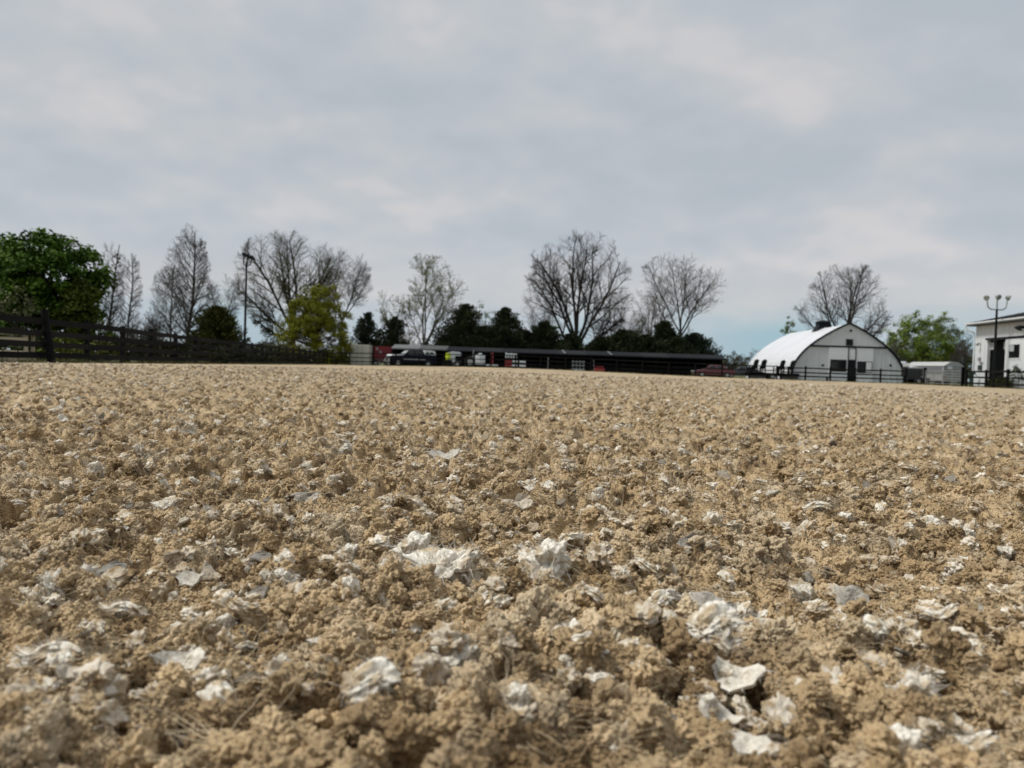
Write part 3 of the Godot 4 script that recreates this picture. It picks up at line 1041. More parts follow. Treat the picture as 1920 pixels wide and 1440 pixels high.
func make_yard() -> void:
	# ---- pickup
	var body := PackedVector2Array([Vector2(-2.75, 0.42), Vector2(-2.8, 0.7), Vector2(-2.72, 1.05), Vector2(-2.6, 1.16), Vector2(-1.15, 1.26), Vector2(2.75, 1.28), Vector2(2.82, 0.6), Vector2(2.7, 0.42)])
	var cab := PackedVector2Array([Vector2(-1.2, 1.25), Vector2(-0.45, 1.86), Vector2(-0.1, 1.93), Vector2(1.05, 1.93), Vector2(1.22, 1.8), Vector2(1.32, 1.25)])
	var pk := vehicle("pickup_truck", "dark blue pickup truck with a white hood and bed cap parked by the long shed", "pickup truck", spot(769, 86.6), deg_to_rad(27), body, cab, 1.95, M.navy, 0.40, [-1.85, 1.75], [[-0.85, 0.12, -0.38, 0.12], [0.22, 1.12, 0.22, 1.02]])
	part("bed", boxes([[Vector3(2.05, 1.33, 0), Vector3(1.4, 0.1, 1.9)]]), M.navy, pk)
	part("front_bumper", boxes([[Vector3(-2.86, 0.58, 0), Vector3(0.14, 0.22, 1.85)]]), M.alloy, pk)
	for s in [-1.0, 1.0]:
		part("side_moulding", boxes([[Vector3(0.1, 0.82, s * 0.985), Vector3(2.6, 0.08, 0.02)]]), M.alloy, pk)
		part("mirror", boxes([[Vector3(-0.75, 1.32, s * 1.12), Vector3(0.1, 0.22, 0.22)]]), M.navy, pk)
	part("grille", boxes([[Vector3(-2.795, 0.92, 0), Vector3(0.05, 0.22, 1.1)]]), M.alloy, pk)
	var hd := MB.new()
	hd.slab(PackedVector2Array([Vector2(-2.66, 1.165), Vector2(-1.05, 1.265), Vector2(-1.1, 1.44), Vector2(-2.45, 1.33)]), -0.93, 0.93)
	part("hood", hd.mesh(), M.white_paint, pk).set_meta("label", "white hood")
	var cp := MB.new()
	cp.slab(PackedVector2Array([Vector2(1.34, 1.3), Vector2(2.75, 1.3), Vector2(2.68, 1.7), Vector2(2.5, 1.88), Vector2(1.34, 1.92)]), -0.88, 0.88)
	var cap := part("bed_cap", cp.mesh(), M.white_paint, pk)
	cap.set_meta("label", "white cap over the bed")
	for xx in [1.7, 2.2]:
		part("window", boxes([[Vector3(xx, 1.58, 0.89), Vector3(0.38, 0.26, 0.02)]]), M.glass_dark, cap)
	pk.get_node("windscreen").material_override = M.pane_pale
	# ---- red car and dark car
	var cb := PackedVector2Array([Vector2(-2.15, 0.28), Vector2(-2.22, 0.52), Vector2(-2.1, 0.68), Vector2(-1.1, 0.84), Vector2(1.5, 0.9), Vector2(2.12, 0.86), Vector2(2.2, 0.5), Vector2(2.1, 0.28)])
	var cc := PackedVector2Array([Vector2(-1.15, 0.83), Vector2(-0.45, 1.28), Vector2(-0.1, 1.36), Vector2(0.7, 1.35), Vector2(1.0, 1.27), Vector2(1.6, 0.89)])
	var cw := [[-0.85, 0.15, -0.36, 0.15], [0.25, 1.25, 0.25, 0.85]]
	vehicle("car", "dark red sedan parked at the end of the long shed", "car", spot(1336, 82.5), deg_to_rad(-4), cb, cc, 1.76, M.maroon, 0.32, [-1.35, 1.35], cw)
	vehicle("car", "charcoal sedan parked between the red sedan and the flatbed", "car", spot(1393, 86.0), deg_to_rad(-14), cb, cc, 1.78, M.charcoal, 0.32, [-1.35, 1.35], cw)
	# ---- cream container and red trailer
	var c := thing("cream_container", "cream two-door storage container beside the chartreuse tree", "container", spot(673, 90), deg_to_rad(3))
	part("shell", boxes([[Vector3(0, 1.3, -1.2), Vector3(2.35, 2.45, 2.4)]]), M.cream_paint, c)
	for s in [-0.57, 0.57]:
		var dm := MB.new()
		dm.block(Vector3(s, 1.3, 0.03), Vector3(1.08, 2.3, 0.06), 0.02)
		var dr := part("door", dm.mesh(), M.cream_paint, c)
		part("lock_bar", boxes([[Vector3(s * 0.55, 1.3, 0.08), Vector3(0.05, 2.2, 0.05)]]), M.steel, dr)
	part("skid", boxes([[Vector3(0, 0.05, -1.2), Vector3(2.2, 0.12, 2.2)]]), M.black, c)
	var r := thing("red_trailer", "dark red box trailer between the container and the pickup", "trailer", spot(716, 93), deg_to_rad(4))
	part("box", boxes([[Vector3(0, 1.45, -1.0), Vector3(2.1, 1.95, 2.0)]]), M.barn_red, r)
	part("tailgate", boxes([[Vector3(0, 0.75, 0.03), Vector3(1.9, 0.5, 0.06)]]), M.maroon, r)
	for e in [Vector3(-0.7, 2.1, 0.02), Vector3(-0.25, 1.72, 0.02)]:
		part("marker_plate", boxes([[e, Vector3(0.28, 0.3, 0.04)]]), M.steel, r)
	wheels(r, [Vector3(-0.8, 0.36, 0.1), Vector3(0.8, 0.36, 0.1)], 0.36, 0.22)
	# ---- white box trailer, lime drum
	var t := thing("box_trailer", "small white box trailer parked behind the pickup", "trailer", spot(850, 88.5))
	part("box", boxes([[Vector3(0, 1.05, -0.8), Vector3(1.45, 1.2, 1.6)]]), M.white_paint, t)
	var tr := MB.new()
	tr.slab(PackedVector2Array([Vector2(-0.85, 1.655), Vector2(0.76, 1.655), Vector2(0.5, 1.8), Vector2(-0.25, 1.84)]), -1.62, 0.02)
	part("roof", tr.mesh(), M.white_paint, t)
	part("chassis", boxes([[Vector3(0, 0.38, -0.8), Vector3(1.4, 0.12, 1.5)]]), M.black, t)
	part("drawbar", boxes([[Vector3(-1.2, 0.42, -0.8), Vector3(1.2, 0.08, 0.1)]]), M.black, t)
	wheels(t, [Vector3(0.1, 0.3, 0.05), Vector3(0.1, 0.3, -1.65)], 0.3, 0.18)
	var dl := MB.new()
	dl.tube(PackedVector3Array([Vector3(0, 0, 0), Vector3(0, 0.3, 0), Vector3(0, 0.7, 0), Vector3(0, 0.74, 0)]), PackedFloat32Array([0.30, 0.32, 0.30, 0.26]), 14, true)
	var ds := solo("drum", dl.mesh(), M.lime, "bright lime yellow drum standing on a crate before the white trailer", "drum")
	ds.position = spot(839, 86.6, 0.86)
	var dc := thing("crate", "black crate carrying the lime yellow drum", "crate", spot(839, 86.6))
	part("side", boxes([[Vector3(0, 0.42, 0), Vector3(0.9, 0.84, 0.8)]]), M.black, dc)
	for k in 3:
		part("slat", boxes([[Vector3(0, 0.15 + 0.26 * k, 0.42), Vector3(0.86, 0.12, 0.03)]]), M.rubber, dc)
	# ---- black tractor with a big rear wheel
	var tk := thing("tractor", "black tractor parked under the shed roof by the white trailer", "tractor", spot(874, 88))
	part("hood", boxes([[Vector3(-0.75, 1.0, 0), Vector3(1.2, 0.6, 0.6)]]), M.black, tk)
	part("seat", boxes([[Vector3(0.35, 1.15, 0), Vector3(0.45, 0.12, 0.45)], [Vector3(0.58, 1.4, 0), Vector3(0.08, 0.45, 0.45)]]), M.black, tk)
	var rb := MB.new()
	for z in [-0.5, 0.5]:
		rb.rod(Vector3(0.7, 1.0, z), Vector3(0.75, 2.05, z), 0.04)
	rb.rod(Vector3(0.75, 2.05, -0.5), Vector3(0.75, 2.05, 0.5), 0.04)
	part("roll_bar", rb.mesh(), M.steel, tk)
	var fd := MB.new()
	fd.rod(Vector3(-0.2, 1.2, 0), Vector3(0.0, 1.55, 0), 0.03)
	part("steering_column", fd.mesh(), M.black, tk)
	wheels(tk, [Vector3(0.4, 0.65, 0.65), Vector3(0.4, 0.65, -0.65)], 0.65, 0.36)
	wheels(tk, [Vector3(-1.05, 0.38, 0.5), Vector3(-1.05, 0.38, -0.5)], 0.38, 0.24)
	# ---- white tank, red post, jumps
	var wt := thing("white_tank", "white ribbed water tank standing beyond the red post", "tank", spot(899, 88))
	var tm := MB.new()
	var pr := PackedVector3Array()
	var rr := PackedFloat32Array()
	for i in 15:
		pr.append(Vector3(0, 0.35 + 1.2 * i / 14.0, 0))
		rr.append((0.56 if i % 2 else 0.60) * (0.86 if i == 14 or i == 0 else 1.0))
	tm.tube(pr, rr, 18, true)
	part("tank", tm.mesh(), M.white_paint, wt)
	var tl := MB.new()
	tl.rod(Vector3(0, 1.55, 0), Vector3(0, 1.68, 0), 0.2, 12)
	part("lid", tl.mesh(), M.white_paint, wt)
	part("stand", boxes([[Vector3(0, 0.17, 0), Vector3(1.1, 0.34, 1.1)]]), M.black, wt)
	var rp := thing("red_post", "tall dark red jump standard on a pale foot", "jump standard", spot(921, 87))
	part("upright", boxes([[Vector3(0, 0.95, 0), Vector3(0.34, 1.6, 0.12)]]), M.barn_red, rp)
	for e in [[-0.45, 0.5], [0.35, 0.75]]:
		part("foot", boxes([[Vector3(e[0], 0.32, 0.05), Vector3(e[1], 0.12, 0.4)], [Vector3(e[0], 0.13, 0), Vector3(0.1, 0.26, 0.1)]]), M.white_paint, rp)
	var jw := thing("jump_wing", "red and white jump wing with a notched white top", "jump wing", spot(959, 86.5))
	part("panel", boxes([[Vector3(-0.42, 0.72, 0), Vector3(0.82, 0.62, 0.08)]]), M.barn_red, jw)
	part("rail", boxes([[Vector3(-0.42, 0.34, 0), Vector3(0.82, 0.2, 0.07)]]), M.jump_red, jw)
	for e in [[0.34, 0.82, 0.6, 0.2], [0.3, 0.38, 0.62, 0.22], [1.2, 0.8, 0.7, 0.22], [1.2, 0.36, 0.72, 0.24]]:
		part("plank", boxes([[Vector3(e[0], e[1], 0), Vector3(e[2], e[3], 0.06)]]), M.white_paint, jw)
	for i in 5:
		var h: float = [0.62, 0.48, 0.56, 0.52, 0.34][i]
		part("picket", boxes([[Vector3(-0.72 + i * 0.29, 1.2 + h / 2, 0), Vector3(0.16, h, 0.06)]]), M.white_paint, jw)
	part("top_rail", boxes([[Vector3(-0.1, 1.66, -0.05), Vector3(1.3, 0.12, 0.04)]]), M.white_paint, jw)
	for xx in [-0.9, 0.78, 1.6]:
		part("upright", boxes([[Vector3(xx, 0.65, -0.06), Vector3(0.09, 1.3, 0.09)]]), M.black, jw)
	var lg := thing("jump_gate", "white lattice jump gate against the black shed", "jump gate", spot(1083, 85.5))
	for i in 4:
		part("stile", boxes([[Vector3(-0.6 + i * 0.4, 0.62, 0.02), Vector3(0.085, 1.2, 0.04)]]), M.steel, lg)
	for i in 3:
		part("rail", boxes([[Vector3(0, 0.22 + i * 0.42, -0.02), Vector3(1.5, 0.085, 0.04)]]), M.steel, lg)
	part("foot_plank", boxes([[Vector3(0.1, 0.12, 0.06), Vector3(1.1, 0.2, 0.05)]]), M.pane_pale, lg)
	var hk := MB.new()
	hk.tube(PackedVector3Array([Vector3(0.25, 0, 0), Vector3(0.25, 1.2, 0), Vector3(0.18, 1.42, 0), Vector3(-0.1, 1.5, 0), Vector3(-0.3, 1.45, 0)]), PackedFloat32Array([0.03, 0.03, 0.03, 0.03, 0.03]), 6, true)
	var hs := solo("hook_post", hk.mesh(), M.steel, "thin grey hooked post beside the lattice jump gate", "post")
	hs.position = spot(1108, 85.5)
	var sp := MB.new()
	sp.rod(Vector3.ZERO, Vector3(0.03, 1.45, 0), 0.04, 6)
	var ss := solo("thin_post", sp.mesh(), M.steel, "thin grey straight post standing alone before the shed", "post")
	ss.position = spot(1026, 85.5)
	var jb := thing("jump_box", "low red jump filler box by the hooked post", "jump box", spot(1123, 85.0))
	var jm := MB.new()
	jm.slab(PackedVector2Array([Vector2(-0.62, 0), Vector2(0.62, 0), Vector2(0.52, 0.52), Vector2(-0.52, 0.52)]), -0.25, 0.25)
	part("box", jm.mesh(), M.jump_red, jb)
	part("lid", boxes([[Vector3(0, 0.6, 0), Vector3(0.95, 0.14, 0.4)]]), M.barn_red, jb)
	# ---- flatbed with four chairs
	var fb := thing("flatbed_trailer", "low black flatbed trailer parked before the arched barn", "trailer", spot(1446, 81.0), deg_to_rad(-6))
	part("deck", boxes([[Vector3(0, 0.66, 0), Vector3(5.2, 0.12, 1.9)]]), M.black, fb)
	for s in [-0.96, 0.96]:
		part("side_rail", boxes([[Vector3(0, 0.52, s), Vector3(5.2, 0.28, 0.06)]]), M.black, fb)
	part("axle", boxes([[Vector3(0.0, 0.33, 0), Vector3(0.1, 0.1, 1.8)]]), M.black, fb)
	part("skirt", boxes([[Vector3(1.55, 0.28, 0.9), Vector3(1.9, 0.4, 0.05)], [Vector3(-1.7, 0.28, 0.9), Vector3(1.8, 0.34, 0.05)]]), M.charcoal, fb)
	part("drawbar", boxes([[Vector3(-3.0, 0.5, 0), Vector3(1.0, 0.1, 0.12)]]), M.black, fb)
	wheels(fb, [Vector3(-0.15, 0.33, 1.0), Vector3(-0.15, 0.33, -1.0)], 0.33, 0.2)
	var ch := Node3D.new()
	ch.name = numbered("slatted_chair")
	add_child(ch)
	part("seat", boxes([[Vector3(0, 0.36, 0.05), Vector3(0.56, 0.06, 0.55)]]), M.black, ch)
	for i in 5:
		var bm := MB.new()
		bm.box(Transform3D(Basis.from_euler(Vector3(-0.32, 0, 0)), Vector3(-0.24 + 0.12 * i, 0.72, -0.33)), Vector3(0.105, 0.78 + 0.1 * (2 - absi(i - 2)), 0.03))
		part("back_slat", bm.mesh(), M.black, ch)
	for s in [-0.33, 0.33]:
		part("armrest", boxes([[Vector3(s, 0.6, 0.06), Vector3(0.13, 0.04, 0.75)]]), M.black, ch)
		for z in [-0.26, 0.34]:
			part("leg", boxes([[Vector3(s * 0.92, 0.29, z), Vector3(0.06, 0.58, 0.08)]]), M.black, ch)
	var cl := ["first", "second", "third", "last"]
	var xs := [-2.05, -1.2, 0.72, 1.75]
	for i in 4:
		var o: Node3D = ch if i == 0 else ch.duplicate()
		if i > 0:
			o.name = numbered("slatted_chair")
			add_child(o)
		o.transform = fb.transform * Transform3D(Basis.from_euler(Vector3(0, deg_to_rad([-62, -58, -64, -66][i]), 0)) * Basis.from_scale(Vector3.ONE * 1.22), Vector3(xs[i], 0.72, 0.1))
		tag(o, "black slatted chair on the flatbed, %s of four counted from the red sedan" % cl[i], "chair", "black chairs on the flatbed trailer")
	# ---- stock trailer behind the gate: aluminium, with a peaked roof and vent slats
	var st := thing("stock_trailer", "grey aluminium stock trailer behind the tube gate", "trailer", spot(1786, 77), deg_to_rad(12))
	var sb := MB.new()
	sb.slab(PackedVector2Array([Vector2(-1.15, 0.5), Vector2(1.15, 0.5), Vector2(1.15, 1.98), Vector2(-1.15, 1.98)]), -5.2, 0.0)
	part("shell", sb.mesh(), M.aluminium, st)
	var rf := MB.new()
	rf.slab(PackedVector2Array([Vector2(-1.22, 1.985), Vector2(1.22, 1.985), Vector2(0.55, 2.36), Vector2(0.2, 2.42), Vector2(-0.2, 2.42), Vector2(-0.55, 2.36)]), -5.3, 0.08)
	part("roof", rf.mesh(), M.pale_metal, st)
	var ns := MB.new()
	ns.slab(PackedVector2Array([Vector2(-6.6, 1.25), Vector2(-5.21, 0.9), Vector2(-5.21, 2.3), Vector2(-6.3, 2.1), Vector2(-6.7, 1.7)]), -1.0, 1.0, Transform3D(Basis(Vector3(0, 0, 1), Vector3.UP, Vector3(-1, 0, 0)), Vector3.ZERO))
	part("nose", ns.mesh(), M.pale_metal, st)
	var dr := part("rear_door", boxes([[Vector3(0, 1.25, 0.03), Vector3(2.1, 1.6, 0.05)]]), M.steel, st)
	for i in 5:
		part("slat", boxes([[Vector3(0, 0.65 + 0.28 * i, 0.075), Vector3(2.0, 0.12, 0.04)]]), M.aluminium, dr)
	part("door_panel", boxes([[Vector3(-0.5, 1.8, 0.12), Vector3(0.5, 0.3, 0.05)]]), M.white_paint, st)
	for i in 6:
		part("vent_slat", boxes([[Vector3(-1.17, 1.2 + 0.15 * i, -2.75), Vector3(0.05, 0.07, 5.0)]]), M.steel, st)
	for z in [-2.2, -3.2]:
		part("fender", boxes([[Vector3(-1.25, 0.78, z), Vector3(0.22, 0.06, 0.9)]]), M.aluminium, st)
	var wl := []
	for z in [-2.2, -3.2]:
		for s in [-1.2, 1.2]:
			wl.append(Vector3(s, 0.36, z))
	for p in wl:
		var wm := MB.new()
		wm.tube(PackedVector3Array([p + Vector3(-0.11, 0, 0), p + Vector3(0.11, 0, 0)]), PackedFloat32Array([0.36, 0.36]), 16, true)
		part("wheel", wm.mesh(), M.rubber, st)
	for s in [-1.05, 1.05]:
		part("tail_light", boxes([[Vector3(s, 0.75, 0.04), Vector3(0.12, 0.2, 0.04)]]), M.jump_red, st)
	# ---- white camper, dark utility trailer, covered bales
	var cm := thing("camper", "white camper trailer standing behind the arched barn's corner", "camper", spot(1716, 84), deg_to_rad(-6))
	var cbm := MB.new()
	cbm.slab(PackedVector2Array([Vector2(-2.0, 0.5), Vector2(1.6, 0.5), Vector2(1.75, 0.9), Vector2(1.7, 1.8), Vector2(1.3, 2.3), Vector2(-2.0, 2.35)]), -2.1, 0.0)
	part("shell", cbm.mesh(), M.white_paint, cm)
	for k in 2:
		part("stripe", boxes([[Vector3(-0.2, 1.9 - 0.35 * k, 0.012), Vector3(3.4, 0.07, 0.02)]]), M.steel, cm)
	part("window", boxes([[Vector3(-0.9, 1.35, 0.02), Vector3(0.8, 0.5, 0.03)]]), M.glass_dark, cm)
	part("roof_vent", boxes([[Vector3(-1.2, 2.42, -1), Vector3(0.7, 0.16, 0.7)]]), M.white_paint, cm)
	wheels(cm, [Vector3(-0.3, 0.34, -0.05), Vector3(-0.3, 0.34, -2.05)], 0.34, 0.2)
	for e in [[1714, 2.30, 0.75, "smaller"], [1730, 2.42, 1.05, "larger"]]:
		var bm2 := MB.new()
		var ico := lumps(2, 40 + int(e[0]), 0.10, 1.5)
		for i in ico.v.size():
			ico.v[i] = Vector3(ico.v[i].x * e[2] * 0.95, ico.v[i].y * 0.42, ico.v[i].z * 0.7)
		ico.fix_normals()
		var bo := solo("covered_bale", ico.mb().mesh(), M.white_paint, "%s white wrapped bale lying on top of the dark trailer" % e[3], "bale", "white wrapped bales")
		bo.position = spot(e[0], 80.8, e[1] - 0.55)
	var ut := thing("utility_trailer", "dark slat-sided utility trailer beside the gate post", "trailer", spot(1717, 79.6), deg_to_rad(-5))
	part("bed", boxes([[Vector3(0, 0.6, -0.9), Vector3(2.5, 0.14, 1.8)]]), M.charcoal, ut)
	for k in 5:
		part("slat", boxes([[Vector3(0, 0.78 + 0.2 * k, 0.02), Vector3(2.5, 0.16, 0.04)]]), M.charcoal, ut)
	for k in 2:
		part("load_rail", boxes([[Vector3(0, 1.72, -0.1 - 1.5 * k), Vector3(2.4, 0.16, 0.2)]]), M.aluminium, ut)
	part("inner_load", boxes([[Vector3(0, 1.15, -0.9), Vector3(2.3, 0.98, 1.5)]]), M.black, ut)
	wheels(ut, [Vector3(0.2, 0.34, 0.1), Vector3(0.2, 0.34, -1.9)], 0.34, 0.2)
	var bd := MB.new()
	bd.tube(PackedVector3Array([Vector3(0, 0.75, 0), Vector3(0, 0.95, 0), Vector3(0, 1.5, 0), Vector3(0, 1.75, 0)]), PackedFloat32Array([0.26, 0.32, 0.32, 0.22]), 14, true)
	var bb := thing("hay_feeder", "round black hanging feeder on a post by the arched barn", "feeder", spot(1695, 75.8))
	part("drum", bd.mesh(), M.rubber, bb)
	var bp := MB.new()
	bp.rod(Vector3(0, 0, 0), Vector3(0, 0.8, 0), 0.06)
	part("post", bp.mesh(), M.black, bb)
	# ---- timber stack and table beyond the near end of the long fence
	var tb := thing("timber_table", "weathered plank table beyond the near end of the long fence", "table", spot(14, 27.5), deg_to_rad(12))
	for k in 4:
		part("plank", boxes([[Vector3(0, 1.06, -0.36 + 0.24 * k), Vector3(1.7, 0.05, 0.225)]]), M.old_timber, tb)
	for s in [-0.7, 0.7]:
		for z in [-0.3, 0.3]:
			part("leg", boxes([[Vector3(s, 0.52, z), Vector3(0.1, 1.04, 0.1)]]), M.old_timber, tb)
	part("apron", boxes([[Vector3(0, 0.88, 0.46), Vector3(1.6, 0.1, 0.04)]]), M.old_timber, tb)
	var bx := thing("straw_bale", "pale straw bale lying under the plank table", "bale", spot(24, 27.0), deg_to_rad(8))
	var bk := MB.new()
	bk.block(Vector3(0, 0.22, 0), Vector3(0.95, 0.44, 0.45), 0.05)
	part("straw", bk.mesh(), M.old_timber, bx)
	for s in [-0.25, 0.25]:
		part("twine", boxes([[Vector3(s, 0.22, 0), Vector3(0.015, 0.446, 0.456)]]), M.rubber, bx)


# ---------------------------------------------------------------- trees
func branch(tr: MB, cr: MB, p: Vector3, dir: Vector3, ln: float, r: float, lev: int, o: Dictionary) -> void:
	var segs: int = [8, 6, 4, 3, 2][lev]
	var pts := PackedVector3Array([p])
	var rad := PackedFloat32Array([r])
	var d := dir.normalized()
	var tip: float = 0.25 if lev < 3 else 0.5
	var c: Vector3 = o.mid
	var e: Vector3 = o.half
	for i in segs:
		d = (d + jitter(o.wig) + Vector3.UP * o.trop * (1.0 if lev > 0 else 0.5)).normalized()
		var q := pts[pts.size() - 1] + d * ln / segs
		var f := (q - c) / e
		if lev > 0 and f.length() > 1.0 + 0.10 * n_any.get_noise_2d(f.x * 4.0 + o.salt, f.y * 4.0 + f.z):
			if i > 0: break
		pts.append(q)
		rad.append(maxf(r * lerpf(1.0, tip, float(i + 1) / segs), o.thin))
	var mb := tr if lev <= 1 else cr
	mb.tube(pts, rad, [8, 6, 4, 3, 3][lev])
	if lev >= o.depth: return
	var n: int = o.kids[lev]
	var m := pts.size() - 1
	if m < 1: return
	var az := rng.randf() * TAU
	for k in n:
		var t := lerpf(o.from[lev], 0.97 if lev > 0 or o.depth == 4 else 0.9, (k + rng.randf()) / n)
		var x := t * m
		var i := mini(int(x), m - 1)
		var q := pts[i].lerp(pts[i + 1], x - i)
		var dd := (pts[i + 1] - pts[i]).normalized()
		az += 2.39996 + rng.randf_range(-0.5, 0.5)
		var side := dd.cross(Vector3(0.2, 0.05, 1).normalized()).normalized().rotated(dd, az)
		var ang: float = deg_to_rad(o.ang[lev]) * rng.randf_range(0.7, 1.25)
		branch(tr, cr, q, dd * cos(ang) + side * sin(ang), ln * o.ratio[lev] * rng.randf_range(0.7, 1.2) * (1.15 - 0.45 * t), maxf(lerpf(rad[i], rad[i + 1], x - i) * o.thick, o.thin), lev + 1, o)


func bare_tree(label: String, at: Vector3, h: float, half: float, limbs: Array, bark: String, twig: String, opt := {}) -> Node3D:
	var t := thing("bare_tree", label, "tree", at, 0.0, opt.get("group", ""))
	var tr := MB.new()
	var cr := MB.new()
	var fork: float = opt.get("fork", 0.22)
	var thick: float = opt.get("trunk", h * 0.018)
	var o := {
		"mid": Vector3(opt.get("off", 0.0), h * (fork + 1.0) * 0.5, 0), "half": Vector3(half, h * (1.0 - fork) * 0.54, half), "wig": 0.15, "trop": opt.get("trop", 0.05), "thin": opt.get("thin", 0.0095), "depth": 4,
		"kids": opt.get("kids", [0, 9, 8, 7]), "from": [0.2, 0.22, 0.12, 0.08], "ang": [40, 38, 42, 40], "ratio": [0.5, opt.get("r1", 0.42), 0.5, 0.5], "thick": 0.62, "salt": h * 7.0,
	}
	if limbs.is_empty():      # a straight leader with many short side branches
		o.kids = opt.get("kids", [48, 7, 6, 0])
		o.depth = 3
		o.from = [0.14, 0.15, 0.1, 0.1]
		o.ang = [opt.get("side", 52), 36, 40, 40]
		o.ratio = [half / h * 1.9, 0.42, 0.5, 0.5]
		o.trop = 0.07
		o.thick = 0.42
		o.wig = 0.07
		o.mid = Vector3(0, h * 0.52, 0)
		o.half = Vector3(half, h * 0.5, half)
		branch(tr, cr, Vector3(0, -0.2, 0), Vector3(opt.get("lean", 0.0), 1, 0), h * 0.98, thick, 0, o)
	else:
		var top := Vector3(opt.get("lean", 0.0) * h * fork, h * fork, 0)
		tr.tube(PackedVector3Array([Vector3(0, -0.25, 0), Vector3(0, 0.25, 0), top * 0.55, top * 1.06]), PackedFloat32Array([thick * 1.35, thick * 1.08, thick * 0.92, thick * 0.75]), 10)
		for e in limbs:      # [degrees from upright in the plane of the picture, length against the height, where it leaves the trunk, lean in depth]
			var a := deg_to_rad(e[0])
			var dir := Vector3(sin(a), cos(a), (e[3] if e.size() > 3 else rng.randf_range(-0.4, 0.4)))
			branch(tr, cr, top * (e[2] if e.size() > 2 else 1.0), dir, h * e[1] * rng.randf_range(0.84, 1.1), thick * 0.55 * sqrt(e[1] / 0.7), 1, o)
	part("trunk", tr.mesh(), M[bark], t)
	part("crown", cr.mesh(), M[twig], t)
	if opt.has("buds"):
		var lf := MB.new()
		lf.colored = true
		var n: int = opt.buds
		var cv := cr.v
		for i in n:
			var p := cv[rng.randi() % cv.size()] + jitter(0.15)
			lf.col = opt.bud_a.lerp(opt.bud_b, rng.randf())
			var a: Vector3 = jitter(1.0).normalized() * float(opt.get("bud_size", 0.07))
			var b: Vector3 = a.cross(jitter(1.0)).normalized() * float(opt.get("bud_size", 0.07)) * 0.6
			lf.leaf(p, a, b, a.cross(b).normalized())
		part("leaf_buds", lf.mesh(), M.leaf, t)
	return t


# leaves gathered in clumps through the crown's volume, with gaps between the clumps
func leafy(called: String, label: String, at: Vector3, mid: Vector3, half: Vector3, clumps: int, per: int, clump_r: float, leaf: float, ca: Color, cb: Color, opt := {}) -> Node3D:
	var t := thing(called, label, opt.get("category", "tree"), at, 0.0, opt.get("group", ""))
	var tr := MB.new()
	var cr := MB.new()
	cr.colored = true
	var th: float = opt.get("trunk", 0.16)
	if th > 0.0:
		tr.tube(PackedVector3Array([Vector3(0, -0.2, 0), Vector3(0.05, mid.y * 0.5, 0), mid + Vector3(0, half.y * 0.2, 0)]), PackedFloat32Array([th * 1.2, th, th * 0.45]), 8)
	var cone: float = opt.get("cone", 0.0)
	for i in clumps:
		var u := jitter(1.0)
		while u.length() > 1.0 or u.length() < opt.get("hollow", 0.25):
			u = jitter(1.0)
		u = u.normalized() * pow(u.length(), 0.55)
		if cone > 0.0:
			var k := 1.0 - cone * (u.y * 0.5 + 0.5)
			u.x *= k * 1.15
			u.z *= k * 1.15
		var swell := 1.0 + 0.46 * n_any.get_noise_3d(u.x * 1.7 + at.x, u.y * 1.7, u.z * 1.7)
		var c := mid + u * half * swell
		if th > 0.0 and i % 3 == 0:
			var s := Vector3(0.05, clampf(c.y * 0.55, 0.3, mid.y), 0)
			var m := (s + c) / 2 + jitter(0.12 * half.x)
			tr.tube(PackedVector3Array([s, m, c]), PackedFloat32Array([th * 0.4, th * 0.24, 0.015]), 4)
		var tone := rng.randf()
		var cs := clump_r * rng.randf_range(0.6, 1.3)
		for j in per:
			var w := jitter(1.0)
			if w.length() > 1.0: w = w.normalized() * rng.randf()
			var p := c + Vector3(w.x, w.y * opt.get("flat", 0.75), w.z) * cs
			cr.col = ca.lerp(cb, clampf(tone * 0.6 + rng.randf() * 0.4, 0.0, 1.0))
			var nn := (w * 0.6 + Vector3.UP * 0.5 + jitter(0.7)).normalized()
			var a := nn.cross(jitter(1.0)).normalized() * leaf * rng.randf_range(0.6, 1.3)
			cr.leaf(p, a, nn.cross(a) * opt.get("narrow", 0.6), nn)
	if th > 0.0:
		part("trunk", tr.mesh(), M[opt.get("bark", "bark_dark")], t)
	part("crown", cr.mesh(), M[opt.get("mat", "leaf")], t)
	return t


